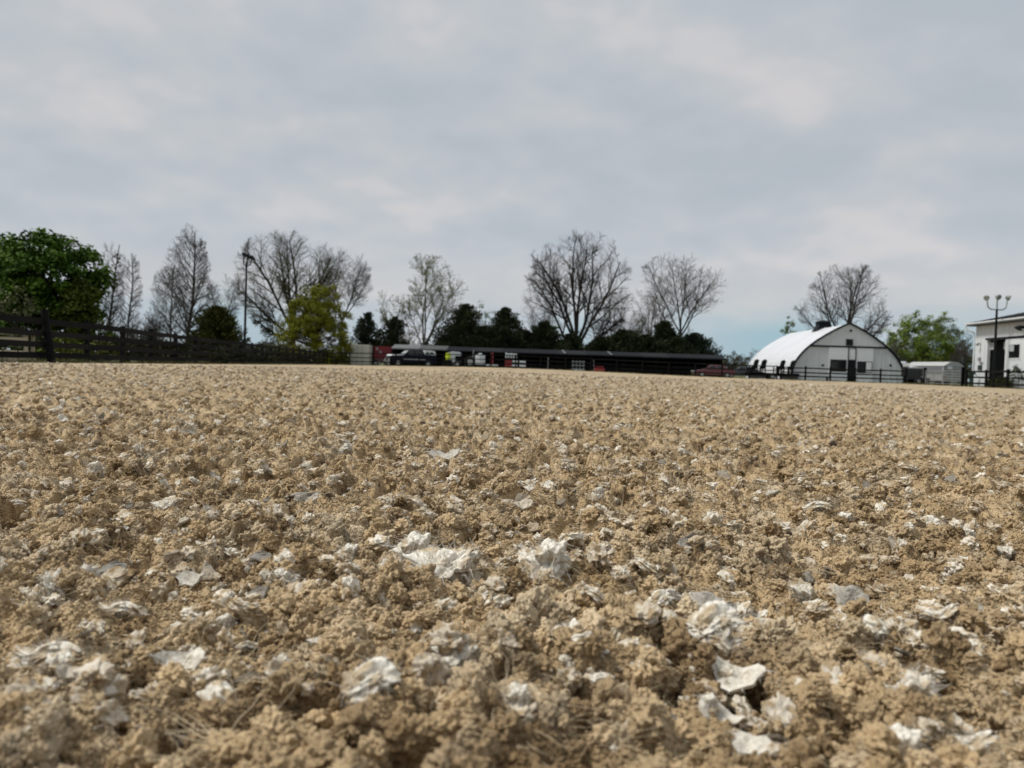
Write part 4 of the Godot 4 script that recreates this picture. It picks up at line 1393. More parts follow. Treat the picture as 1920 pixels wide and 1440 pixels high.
func conifer(label: String, at: Vector3, h: float, half: float, n: int, ca: Color, cb: Color, ragged := 0.25) -> Node3D:
	half *= 1.28
	var t := thing("cedar_tree", label, "tree", at)
	var tr := MB.new()
	var cr := MB.new()
	cr.colored = true
	tr.tube(PackedVector3Array([Vector3(0, -0.2, 0), Vector3(0, h * 0.5, 0), Vector3(0, h * 0.97, 0)]), PackedFloat32Array([0.17, 0.1, 0.02]), 7)
	for i in n:
		var f := float(i) / n
		var y := h * lerpf(0.04, 0.98, f)
		var shape := pow(1.0 - f, 0.62) * minf(1.0, 0.62 + f * 3.0)
		var az := i * 2.39996 + rng.randf() * 0.6
		var rr := half * shape * rng.randf_range(1.0 - 2.0 * ragged, 1.0 + ragged) + 0.12
		var dir := Vector3(cos(az), 0.34, sin(az))
		var p0 := Vector3(0, y, 0)
		var p1 := p0 + dir * rr
		tr.tube(PackedVector3Array([p0, p1 * 0.98 + p0 * 0.02]), PackedFloat32Array([0.03, 0.008]), 3)
		var m := int(14 + 46 * rr)
		var tone := rng.randf()
		for j in m:
			var q := p0.lerp(p1, sqrt(rng.randf())) + jitter(0.20 + 0.12 * rr) * Vector3(1, 0.8, 1)
			cr.col = ca.lerp(cb, clampf(0.65 * tone + 0.35 * rng.randf(), 0, 1))
			var a := (dir + Vector3.UP * 0.5 + jitter(0.8)).normalized() * rng.randf_range(0.10, 0.22)
			var b := a.cross(jitter(1.0)).normalized() * 0.075
			cr.leaf(q, a, b, a.cross(b).normalized())
	part("trunk", tr.mesh(), M.bark_dark, t)
	part("crown", cr.mesh(), M.needle, t)
	return t


func copy_tree(t: Node3D, label: String, at: Vector3, scale_: Vector3, turn: float) -> Node3D:
	var c: Node3D = t.duplicate()
	c.name = numbered(str(t.name).split("_0")[0])
	add_child(c)
	c.position = at
	c.basis = Basis.from_euler(Vector3(0, turn, 0)) * Basis.from_scale(scale_)
	c.set_meta("label", label)
	return c


func make_trees() -> void:
	var ga := Color(0.016, 0.042, 0.006)
	var gb := Color(0.085, 0.150, 0.016)
	# the big green tree by the long fence, and what grows round it
	leafy("leafy_tree", "big dark green leafy tree beyond the near fence posts", spot(78, 46), Vector3(0.1, 4.4, 0), Vector3(2.9, 3.2, 2.6), 250, 80, 0.62, 0.15, ga, gb, {"trunk": 0.24})
	leafy("leafy_tree", "dark green leafy tree cut by the picture's edge beside the big green tree", spot(-45, 47), Vector3(0, 4.4, 0), Vector3(2.3, 3.2, 2.4), 150, 70, 0.62, 0.15, ga, gb, {"trunk": 0.22})
	leafy("olive_shrub", "olive green shrub under the side of the big green tree", spot(150, 45), Vector3(0, 2.4, 0), Vector3(1.5, 2.4, 1.3), 110, 80, 0.45, 0.11, Color(0.032, 0.046, 0.008), Color(0.10, 0.125, 0.018), {"category": "shrub", "trunk": 0.08, "cone": 0.5})
	leafy("leafy_tree", "thin grey green tree in front of the big green tree's trunk", spot(28, 42), Vector3(0, 2.2, 0), Vector3(1.5, 1.9, 1.3), 40, 30, 0.45, 0.09, Color(0.05, 0.055, 0.03), Color(0.12, 0.125, 0.06), {"trunk": 0.1})
	leafy("low_shrub", "bright green low shrub behind the second fence post", spot(118, 33), Vector3(0, 0.5, 0), Vector3(1.2, 0.55, 0.8), 30, 40, 0.3, 0.07, Color(0.04, 0.06, 0.01), Color(0.12, 0.13, 0.02), {"category": "shrub", "trunk": 0.0})
	leafy("low_shrub", "low olive shrub below the slim bare trees", spot(205, 38), Vector3(0, 0.6, 0), Vector3(1.4, 0.6, 0.8), 30, 40, 0.3, 0.08, Color(0.035, 0.04, 0.01), Color(0.09, 0.09, 0.02), {"category": "shrub", "trunk": 0.0})
	# slim bare trees
	bare_tree("slim bare tree nearest the big green tree", spot(199, 80), 12.6, 1.75, [], "bark", "twig_grey", {"trunk": 0.16})
	bare_tree("slim bare tree leaning slightly, second from the big green tree", spot(235, 82), 12.0, 1.6, [], "bark", "twig_grey", {"trunk": 0.13, "lean": 0.03, "kids": [40, 7, 5, 0]})
	bare_tree("slender bare tree close beside the tallest slim bare tree", spot(318, 83), 11.0, 2.4, [], "bark", "twig_grey", {"trunk": 0.12, "side": 60})
	bare_tree("tallest slim bare tree with a dense upright crown", spot(344, 80), 14.3, 2.6, [], "bark", "twig", {"trunk": 0.19, "kids": [58, 8, 6, 0]})
	bare_tree("small hazy bare tree behind the olive cedar", spot(417, 104), 13.2, 2.4, [[-12, 0.6], [10, 0.65], [25, 0.5], [-28, 0.5]], "bark", "twig", {"fork": 0.35, "trunk": 0.12})
	var sh := bare_tree("grey bare thicket shrub between the slim bare trees", spot(268, 92), 5.4, 2.6, [[-40, 0.7], [-20, 0.8], [0, 0.85], [22, 0.8], [42, 0.7]], "bark", "twig_grey", {"fork": 0.08, "trunk": 0.1, "kids": [0, 8, 7, 5], "thin": 0.014})
	copy_tree(sh, "grey bare thicket shrub nearest the tallest slim bare tree", spot(297, 90), Vector3(1.0, 1.12, 1), 2.0)
	copy_tree(sh, "low brown bare thicket between the olive cedar and the lamp pole", spot(436, 84), Vector3(0.9, 0.95, 1), 1.0)
	copy_tree(sh, "grey bare thicket shrub at the foot of the slim leaning tree", spot(240, 96), Vector3(1.1, 0.95, 1), 4.0)
	conifer("dark olive cedar beside the lamp pole of the long fence", spot(403, 66), 4.9, 1.9, 130, Color(0.026, 0.029, 0.009), Color(0.068, 0.072, 0.020))
	# the wide old tree and the chartreuse tree
	bare_tree("wide spreading bare tree rising behind the chartreuse tree", spot(548, 101), 18.0, 8.1, [[-62, 0.62, 0.6], [-50, 0.72, 0.8], [-34, 0.78, 1.0], [-16, 0.72, 1.0], [3, 0.82, 1.05], [22, 0.74, 1.0], [38, 0.72, 0.9], [-5, 0.7, 1.0]], "bark", "twig_olive", {"fork": 0.24, "trunk": 0.34, "off": 0.2, "kids": [0, 11, 9, 7]})
	bare_tree("bare tree with a dense brown top behind the chartreuse tree", spot(638, 110), 18.0, 4.2, [[-20, 0.5], [-6, 0.62], [10, 0.6], [28, 0.5], [44, 0.4], [-40, 0.4]], "bark", "twig", {"fork": 0.36, "trunk": 0.2, "kids": [0, 10, 9, 7]})
	leafy("chartreuse_tree", "chartreuse green rounded tree in front of the wide bare tree", spot(590, 91), Vector3(0, 3.9, 0), Vector3(5.3, 5.1, 4.0), 520, 100, 0.7, 0.10, Color(0.075, 0.082, 0.008), Color(0.235, 0.24, 0.022), {"trunk": 0.16, "cone": 0.62, "bark": "bark"})
	leafy("olive_shrub", "olive budding shrub at the side of the chartreuse tree", spot(540, 74), Vector3(0, 1.2, 0), Vector3(1.7, 1.2, 1.2), 50, 40, 0.42, 0.07, Color(0.04, 0.042, 0.010), Color(0.12, 0.115, 0.028), {"category": "shrub", "trunk": 0.06})
	leafy("olive_shrub", "small dark green shrub between the lamp pole and the chartreuse tree", spot(497, 66), Vector3(0, 1.0, 0), Vector3(1.1, 1.05, 1.0), 30, 40, 0.36, 0.07, Color(0.02, 0.03, 0.006), Color(0.06, 0.075, 0.012), {"category": "shrub", "trunk": 0.05})
	# the pale forked tree and the cedars
	bare_tree("pale forked tree with sparse new leaves above the pickup", spot(792, 100), 14.4, 6.2, [[-44, 0.8, 0.35], [-24, 0.45, 0.7], [-8, 0.78, 1.0], [6, 0.72, 1.0], [24, 0.8, 0.7], [36, 0.6, 0.9]], "bark_pale", "twig_olive", {"fork": 0.2, "trunk": 0.22, "kids": [0, 8, 7, 6], "buds": 6500, "bud_a": Color(0.10, 0.125, 0.05), "bud_b": Color(0.22, 0.25, 0.11), "bud_size": 0.085})
	var ca := Color(0.011, 0.018, 0.009)
	var cb := Color(0.046, 0.058, 0.028)
	conifer("dark cedar nearest the chartreuse tree", spot(687, 96), 6.8, 1.6, 90, ca, cb, 0.42)
	conifer("dark ragged cedar behind the red trailer", spot(736, 97), 6.4, 1.9, 90, ca, cb, 0.48)
	conifer("tall ragged cedar with gaps beside the pale forked tree", spot(868, 98), 8.2, 3.0, 150, Color(0.016, 0.022, 0.012), Color(0.055, 0.066, 0.03), 0.4)
	conifer("dark cedar with a blunt head above the red post", spot(944, 97), 7.8, 2.4, 130, ca, cb, 0.4)
	conifer("low broad cedar before the great bare tree", spot(1018, 98), 6.2, 2.6, 150, ca, cb)
	leafy("leafy_tree", "small pale green tree between two dark cedars", spot(906, 112), Vector3(0, 6.2, 0), Vector3(1.8, 3.0, 1.6), 40, 34, 0.55, 0.10, Color(0.06, 0.08, 0.03), Color(0.17, 0.20, 0.08), {"trunk": 0.12})
	# the great tree and its neighbours
	bare_tree("great bare tree with many rising limbs behind the shed", spot(1078, 104), 18.6, 7.6, [[-44, 0.72, 0.5], [-30, 0.74, 0.8], [-17, 0.78, 1.0], [-5, 0.8, 1.05], [6, 0.85, 1.05], [17, 0.8, 1.0], [31, 0.76, 0.8], [50, 0.66, 0.6]], "bark_dark", "twig", {"fork": 0.2, "trunk": 0.42, "kids": [0, 10, 8, 7]})
	bare_tree("bare tree standing alone with a long trunk near the end of the shed", spot(1272, 104), 17.2, 6.7, [[-42, 0.5, 0.8], [-26, 0.56, 1.0], [-10, 0.6, 1.05], [6, 0.64, 1.05], [22, 0.58, 1.0], [36, 0.55, 0.9], [52, 0.5, 0.62]], "bark_dark", "twig", {"fork": 0.34, "trunk": 0.26, "kids": [0, 10, 8, 7]})
	var mid := bare_tree("hazy grey bare tree between the two tallest bare trees", spot(1148, 124), 14.0, 5.0, [[-38, 0.6], [-20, 0.7], [-4, 0.74], [12, 0.72], [30, 0.64], [46, 0.5]], "bark", "twig", {"fork": 0.2, "trunk": 0.2, "kids": [0, 9, 8, 6]})
	copy_tree(mid, "hazy grey bare tree close to the long-trunked bare tree", spot(1212, 126), Vector3(0.95, 1.08, 0.95), 1.3)
	copy_tree(mid, "small grey bare tree between the blunt cedar and the great bare tree", spot(1004, 120), Vector3(0.72, 0.86, 0.72), 2.2)
	bare_tree("great bare tree rising behind the arched barn", spot(1580, 134), 20.3, 7.6, [[-52, 0.62, 0.8], [-36, 0.7, 0.9], [-20, 0.72, 1.0], [-6, 0.78, 1.05], [8, 0.8, 1.05], [22, 0.74, 1.0], [38, 0.7, 0.9], [54, 0.6, 0.8]], "bark", "twig", {"fork": 0.26, "trunk": 0.34, "kids": [0, 10, 8, 6], "thin": 0.011})
	# thicket behind the shed
	var oa := Color(0.022, 0.022, 0.008)
	var ob := Color(0.085, 0.078, 0.022)
	leafy("thicket_shrub", "olive brown thicket shrub at the foot of the great bare tree", spot(1120, 103), Vector3(0, 3.3, 0), Vector3(3.2, 3.4, 2.2), 80, 46, 0.6, 0.09, oa, ob, {"category": "shrub", "trunk": 0.1})
	leafy("thicket_shrub", "olive green thicket shrub midway along the shed roof", spot(1196, 105), Vector3(0, 3.6, 0), Vector3(3.2, 3.9, 2.2), 90, 46, 0.6, 0.09, Color(0.020, 0.026, 0.007), Color(0.075, 0.088, 0.018), {"category": "shrub", "trunk": 0.1})
	leafy("thicket_shrub", "brown thicket shrub behind the skylight strips of the shed", spot(1158, 106), Vector3(0, 2.5, 0), Vector3(3.6, 2.6, 2.2), 80, 46, 0.6, 0.09, oa, Color(0.06, 0.05, 0.016), {"category": "shrub", "trunk": 0.1})
	conifer("dark cedar beside the trunk of the long-trunked bare tree", spot(1242, 100), 7.2, 2.3, 150, ca, cb)
	conifer("dark low cedar at the far end of the shed", spot(1297, 99), 5.6, 2.6, 140, ca, Color(0.03, 0.045, 0.03), 0.35)
	conifer("black broad cedar between the two gaps of the shed skyline", spot(905, 97), 5.2, 3.0, 130, ca, cb)
	conifer("black broad cedar between the blunt cedar and the low broad cedar", spot(980, 99), 5.0, 2.6, 130, ca, cb)
	conifer("black cedar behind the second skylight strip", spot(1166, 99), 5.6, 2.8, 130, ca, cb)
	conifer("black low cedar under the long-trunked bare tree", spot(1268, 98), 4.8, 2.6, 130, ca, cb)
	conifer("black low cedar behind the pale end of the shed roof", spot(838, 100), 4.2, 2.0, 100, ca, cb)
	conifer("black low cedar behind the middle of the shed roof", spot(1068, 100), 4.8, 2.4, 120, ca, cb)
	conifer("black low cedar under the hazy grey bare trees", spot(1210, 98), 5.0, 2.8, 130, ca, cb)
	conifer("black low cedar behind the lattice jump gate", spot(1130, 98), 4.5, 2.6, 120, ca, cb)
	copy_tree(sh, "grey bare shrub trailing off past the end of the shed", spot(1330, 100), Vector3(0.85, 1.0, 1), 0.6)
	copy_tree(sh, "grey bare shrub behind the pale end of the shed roof", spot(760, 106), Vector3(1.2, 1.0, 1), 3.6)
	copy_tree(sh, "grey bare shrub beside the trunk of the pale forked tree", spot(826, 108), Vector3(1.2, 1.1, 1), 5.1)
	leafy("leafy_tree", "small bright green tree peeping over the arched barn roof", spot(1477, 128), Vector3(0, 8.2, 0), Vector3(1.5, 1.9, 1.3), 34, 34, 0.5, 0.12, Color(0.05, 0.075, 0.012), Color(0.15, 0.19, 0.03), {"trunk": 0.12, "cone": 0.5})
	# green trees by the white barn
	var fa := Color(0.035, 0.060, 0.008)
	var fb := Color(0.14, 0.19, 0.028)
	leafy("leafy_tree", "airy light green tree behind the stock trailer", spot(1722, 112), Vector3(0, 6.0, 0), Vector3(4.5, 4.1, 3.2), 260, 64, 0.7, 0.13, Color(0.07, 0.11, 0.02), Color(0.25, 0.32, 0.08), {"trunk": 0.16, "bark": "bark"})
	leafy("leafy_tree", "smaller airy green tree between the stock trailer and the white barn", spot(1768, 108), Vector3(0, 5.6, 0), Vector3(3.0, 3.4, 2.2), 130, 50, 0.65, 0.11, Color(0.06, 0.085, 0.03), Color(0.16, 0.19, 0.075), {"trunk": 0.12, "bark": "bark"})
	leafy("thicket_shrub", "dense bright green thicket just above the stock trailer", spot(1757, 100), Vector3(0, 3.0, 0), Vector3(4.0, 3.6, 2.4), 230, 70, 0.62, 0.10, fa, fb, {"category": "shrub", "trunk": 0.08})
	leafy("thicket_shrub", "dense olive thicket beside the arched barn's corner", spot(1703, 102), Vector3(0, 2.8, 0), Vector3(3.0, 2.8, 2.0), 90, 50, 0.55, 0.09, Color(0.026, 0.032, 0.008), Color(0.085, 0.09, 0.02), {"category": "shrub", "trunk": 0.08})
	leafy("thicket_shrub", "brown grey thicket against the end of the white barn", spot(1806, 98), Vector3(0, 2.9, 0), Vector3(2.2, 3.1, 1.8), 70, 46, 0.5, 0.08, Color(0.028, 0.024, 0.016), Color(0.085, 0.075, 0.045), {"category": "shrub", "trunk": 0.08})
	copy_tree(sh, "grey bare shrub over the corner of the arched barn", spot(1675, 108), Vector3(1.0, 1.25, 1), 0.2)
	copy_tree(sh, "brown bare shrub between the thicket and the white barn", spot(1806, 92), Vector3(0.9, 1.2, 1), 2.8)
	# shrubs at the foot of the white barn
	for e in [[1856, 61.6, 0.42, "shaggy dark green bush at the foot of the lamp pole"], [1881, 60.0, 0.62, "rounded dark green bush before the black sliding door"], [1908, 59.0, 1.15, "large dark green bush before the white sliding door"]]:
		leafy("barn_bush", e[3], spot(e[0], e[1]), Vector3(0, e[2] * 0.75, 0), Vector3(e[2] * 0.95, e[2] * 0.75, e[2] * 0.8), int(26 + 40 * e[2]), 44, 0.2, 0.05, Color(0.014, 0.022, 0.007), Color(0.055, 0.07, 0.02), {"category": "bush", "trunk": 0.03})
	# the dark hedge behind the long fence
	for i in 9:
		var d := 36.0 + i * 5.2
		var px: float = 960.0 - LENS * (12.0 / d + 0.108) - 26.0 - 30.0 * 20.0 / d
		leafy("hedge_shrub", ["black green hedge shrub below the slim bare trees", "black green hedge shrub under the bare thicket", "black green hedge shrub below the tallest slim bare tree", "black green hedge shrub below the olive cedar", "black green hedge shrub at the lamp pole's foot", "black green hedge shrub past the lamp pole", "black green hedge shrub before the olive budding shrub", "black green hedge shrub below the chartreuse tree", "black green hedge shrub at the far end of the long fence"][i], spot(px, d), Vector3(0, 0.6, 0), Vector3(2.2, 0.62, 1.0), 60, 40, 0.32, 0.07, Color(0.008, 0.010, 0.005), Color(0.03, 0.034, 0.012), {"category": "shrub", "trunk": 0.0, "hollow": 0.0})
	for e in [[-40, 62, "dark hedge shrub beyond the plank table at the picture's edge"], [32, 60, "dark hedge shrub seen under the big green tree past the plank table"], [96, 64, "dark hedge shrub behind the crooked fence post"], [158, 62, "dark hedge shrub behind the second fence post"], [222, 66, "dark hedge shrub under the leaning slim bare tree"], [285, 70, "dark hedge shrub under the slender bare tree"]]:
		leafy("hedge_shrub", e[2], spot(e[0], e[1]), Vector3(0, 0.9, 0), Vector3(2.6, 0.95, 1.2), 90, 50, 0.4, 0.09, Color(0.008, 0.011, 0.005), Color(0.032, 0.038, 0.012), {"category": "shrub", "trunk": 0.0, "hollow": 0.0})
	# low woods far off
	var far := []
	for e in [[1372, 205, 9, 6.0], [1408, 210, 10, 6.6], [1345, 215, 8, 4.4], [1436, 220, 9, 5.6], [640, 190, 9, 4.6], [700, 195, 10, 5.0], [500, 180, 8, 4.6], [440, 190, 9, 4.8], [330, 190, 10, 4.4], [250, 185, 9, 4.8], [190, 190, 9, 5.4], [820, 200, 10, 5.0], [1690, 200, 10, 7.0], [1800, 190, 9, 7.5]]:
		far.append(e)
	var fl := ["brown far woodland clump seen past the end of the shed", "tallest brown far woodland clump against the arched barn roof", "low grey far woodland clump nearest the long shed's end", "far woodland clump hidden behind the arched barn roof", "low far clump behind the chartreuse tree", "low far clump behind the cream container", "low far clump past the lamp pole", "low far clump behind the olive cedar", "low far clump behind the slender bare tree", "low far clump behind the leaning slim tree", "low far clump near the big green tree", "low far clump behind the pale forked tree", "far clump behind the arched barn's corner", "far clump behind the brown grey thicket"]
	for i in far.size():
		var e: Array = far[i]
		leafy("far_woodland_tree", fl[i], spot(e[0], e[1]), Vector3(0, e[3] * 0.48, 0), Vector3(e[2], e[3] * 0.55, 4), 110, 26, 1.0, 0.22, Color(0.03, 0.027, 0.016), Color(0.085, 0.078, 0.04), {"category": "tree", "trunk": 0.15, "hollow": 0.0})


# ---------------------------------------------------------------- the footing: clods, tufts, scraps
class Ball:
	var v := PackedVector3Array()
	var n := PackedVector3Array()
	var idx := PackedInt32Array()
	var col := Color.WHITE

	func fix_normals() -> void:
		n = PackedVector3Array()
		n.resize(v.size())
		for i in range(0, idx.size(), 3):
			var a := v[idx[i]]
			var f := (v[idx[i + 2]] - a).cross(v[idx[i + 1]] - a)
			for k in 3:
				n[idx[i + k]] += f
		for i in n.size():
			n[i] = n[i].normalized()

	func mb() -> MB:
		var m := MB.new()
		m.v = v.duplicate()
		m.n = n.duplicate()
		m.idx = idx.duplicate()
		m.c.resize(v.size())
		m.c.fill(col)
		return m


var ico_cache := {}

func ball(level: int) -> Ball:
	if not ico_cache.has(level):
		var t := (1.0 + sqrt(5.0)) / 2.0
		var v := [Vector3(-1, t, 0), Vector3(1, t, 0), Vector3(-1, -t, 0), Vector3(1, -t, 0), Vector3(0, -1, t), Vector3(0, 1, t), Vector3(0, -1, -t), Vector3(0, 1, -t), Vector3(t, 0, -1), Vector3(t, 0, 1), Vector3(-t, 0, -1), Vector3(-t, 0, 1)]
		var f := [0, 11, 5, 0, 5, 1, 0, 1, 7, 0, 7, 10, 0, 10, 11, 1, 5, 9, 5, 11, 4, 11, 10, 2, 10, 7, 6, 7, 1, 8, 3, 9, 4, 3, 4, 2, 3, 2, 6, 3, 6, 8, 3, 8, 9, 4, 9, 5, 2, 4, 11, 6, 2, 10, 8, 6, 7, 9, 8, 1]
		for i in v.size(): v[i] = v[i].normalized()
		for l in level:
			var seen := {}
			var g := []
			for i in range(0, f.size(), 3):
				var m := []
				for k in 3:
					var a: int = f[i + k]
					var b: int = f[i + (k + 1) % 3]
					var key := mini(a, b) * 100000 + maxi(a, b)
					if not seen.has(key):
						seen[key] = v.size()
						v.append((v[a] + v[b]).normalized())
					m.append(seen[key])
				g.append_array([f[i], m[0], m[2], f[i + 1], m[1], m[0], f[i + 2], m[2], m[1], m[0], m[1], m[2]])
			f = g
		var o := Ball.new()
		o.v = PackedVector3Array(v)
		var fi := PackedInt32Array()
		for i in range(0, f.size(), 3):
			fi.append_array([f[i], f[i + 2], f[i + 1]])
		o.idx = fi
		ico_cache[level] = o
	var s: Ball = ico_cache[level]
	var c := Ball.new()
	c.v = s.v.duplicate()
	c.idx = s.idx.duplicate()
	return c


# a lumpy ball: rounded swellings with creases between
func lumps(level: int, salt: int, fine: float, coarse: float) -> Ball:
	var b := ball(level)
	var f := FastNoiseLite.new()
	f.noise_type = FastNoiseLite.TYPE_CELLULAR
	f.cellular_return_type = FastNoiseLite.RETURN_DISTANCE
	f.cellular_distance_function = FastNoiseLite.DISTANCE_EUCLIDEAN
	f.fractal_type = FastNoiseLite.FRACTAL_NONE
	f.seed = salt
	f.frequency = 1.0
	var g := FastNoiseLite.new()
	g.noise_type = FastNoiseLite.TYPE_SIMPLEX_SMOOTH
	g.fractal_type = FastNoiseLite.FRACTAL_NONE
	g.seed = salt + 1
	g.frequency = 1.0
	var sq := Vector3(1.0, 0.74, 0.86)
	for i in b.v.size():
		var p := b.v[i]
		var w := p + Vector3(g.get_noise_3dv(p * 2.0), g.get_noise_3dv(p * 2.0 + Vector3(4, 1, 7)), g.get_noise_3dv(p * 2.0 + Vector3(9, 5, 2))) * 0.3
		var r := 0.62 + 0.46 * g.get_noise_3dv(p * coarse) + 0.12 * g.get_noise_3dv(p * coarse * 2.3)
		for e in [[coarse * 1.3, 0.07], [coarse * 2.9, 0.15 * fine], [coarse * 5.6, 0.27 * fine]]:
			var d := f.get_noise_3dv(w * e[0]) + 1.0
			r += maxf(0.0, 1.0 - 1.1 * d * d) * e[1]
		b.v[i] = p * r * sq
	b.fix_normals()
	return b


# a white fibre tuft: drawn-out lump with loose fibres standing off it
func tuft(salt: int, stretch: Vector3, fuzz: int) -> ArrayMesh:
	var b := ball(4)
	var f := FastNoiseLite.new()
	f.noise_type = FastNoiseLite.TYPE_SIMPLEX_SMOOTH
	f.fractal_type = FastNoiseLite.FRACTAL_NONE
	f.seed = salt
	f.frequency = 1.0
	for i in b.v.size():
		var p := b.v[i]
		var q := Vector3(p.x * 0.8, p.y * 1.6, p.z * 1.2)
		var w := q + Vector3(f.get_noise_3dv(q * 1.4 + Vector3(5, 1, 2)), f.get_noise_3dv(q * 1.4), f.get_noise_3dv(q * 1.4 + Vector3(2, 8, 4))) * 0.22
		var r := 0.70 + 0.36 * f.get_noise_3dv(w * 0.8) + 0.20 * f.get_noise_3dv(w * 1.6) + 0.07 * f.get_noise_3dv(w * 3.4) + 0.022 * f.get_noise_3dv(w * 8.5) + 0.012 * f.get_noise_3dv(w * 19.0)
		b.v[i] = p * r * stretch
		b.v[i].y += 0.22 * sin(b.v[i].x * 2.1 + salt)
	b.fix_normals()
	var m := b.mb()
	m.colored = true
	var rg := RandomNumberGenerator.new()
	rg.seed = salt * 31 + 5
	for i in m.v.size():      # sand clings here and there
		var s := clampf(0.5 + 1.6 * f.get_noise_3dv(m.v[i] * 1.3 + Vector3(9, 3, 1)) - 0.55 * m.v[i].y, 0.0, 1.0)
		m.c[i] = Color(0.90, 0.88, 0.83).lerp(Color(0.56, 0.46, 0.32), s * 0.95)
	var base := m.v.duplicate()
	var nor := m.n.duplicate()
	m.col = Color(0.85, 0.82, 0.76)
	for i in fuzz:
		var k := rg.randi() % b.v.size()
		var d := (nor[k] + Vector3(rg.randf_range(-0.9, 0.9), rg.randf_range(-0.5, 0.6), rg.randf_range(-0.9, 0.9))).normalized()
		var l := rg.randf_range(0.15, 0.6)
		var p := base[k] - nor[k] * 0.05
		var bend := Vector3(rg.randf_range(-1, 1), rg.randf_range(-1, 0.4), rg.randf_range(-1, 1)) * l * 0.5
		m.tube(PackedVector3Array([p, p + d * l * 0.4 + bend * 0.25, p + d * l * 0.75 + bend * 0.7, p + d * l * 0.9 + bend]), PackedFloat32Array([0.010, 0.009, 0.007, 0.004]), 3)
	return m.mesh()


# a felt scrap: thin bent sheet with a torn outline
func scrap(salt: int, curl: float, aspect: float, grey: float) -> ArrayMesh:
	var rg := RandomNumberGenerator.new()
	rg.seed = salt * 77 + 3
	var k := 14
	var outline := []
	for i in k:
		var a := TAU * i / k
		var sq := 1.0 / maxf(absf(cos(a)), absf(sin(a)))
		outline.append(Vector2(cos(a), sin(a)) * lerpf(1.0, sq, 0.55) * rg.randf_range(0.72, 1.06) * Vector2(1.0, aspect))
	var m := MB.new()
	m.colored = true
	var f := FastNoiseLite.new()
	f.seed = salt
	f.frequency = 0.9
	var rings := 5
	var t := 0.07
	var grid := []
	for s in 2:
		var layer := []
		for r in rings + 1:
			var row := []
			for i in k:
				var p: Vector2 = outline[i] * (float(r) / rings)
				var y := curl * p.x * p.x * 0.5 + 0.35 * curl * p.x * p.y + 0.42 * f.get_noise_2d(p.x, p.y) + (t if s == 0 else -t)
				row.append(Vector3(p.x, y, p.y))
			layer.append(row)
		grid.append(layer)
	var tone := Color(0.80, 0.77, 0.71).lerp(Color(0.23, 0.22, 0.205), grey)
	for s in 2:
		for r in rings:
			for i in k:
				var j := (i + 1) % k
				m.col = tone * rg.randf_range(0.92, 1.06)
				var up := Vector3.UP if s == 0 else Vector3.DOWN
				m.quad(grid[s][r][i], grid[s][r + 1][i], grid[s][r + 1][j], grid[s][r][j], up)
	for i in k:
		var j := (i + 1) % k
		m.col = tone * 0.95
		var o: Vector2 = outline[i] + outline[j]
		m.quad(grid[0][rings][i], grid[0][rings][j], grid[1][rings][j], grid[1][rings][i], Vector3(o.x, 0, o.y))
	m.col = tone
	for i in 26:
		var q: Vector3 = grid[0][rings][rg.randi() % k]
		var d := Vector3(q.x, rg.randf_range(-0.3, 0.7), q.z).normalized() + Vector3(rg.randf_range(-0.7, 0.7), 0, rg.randf_range(-0.7, 0.7))
		var l := rg.randf_range(0.1, 0.35)
		m.tube(PackedVector3Array([q * 0.95, q + d * l * 0.5, q + d * l + Vector3(0, -0.1, 0)]), PackedFloat32Array([0.016, 0.012, 0.006]), 3)
	return m.mesh()


func put_many(parent: Node3D, called: String, m: Mesh, mat: Material, xs: Array, cs: Array) -> void:
	if xs.is_empty(): return
	var mm := MultiMesh.new()
	mm.transform_format = MultiMesh.TRANSFORM_3D
	mm.use_colors = true
	mm.mesh = m
	mm.instance_count = xs.size()
	for i in xs.size():
		mm.set_instance_transform(i, xs[i])
		mm.set_instance_color(i, cs[i])
	var o := MultiMeshInstance3D.new()
	o.multimesh = mm
	o.material_override = mat
	o.name = called
	parent.add_child(o, true)
	o.set_meta("kind", "stuff")


var spots := []

func taken(x: float, z: float) -> bool:
	for p in spots:
		var dx: float = x - p.x
		var dz: float = z - p.y
		if dx * dx + dz * dz < p.z: return true
	return false

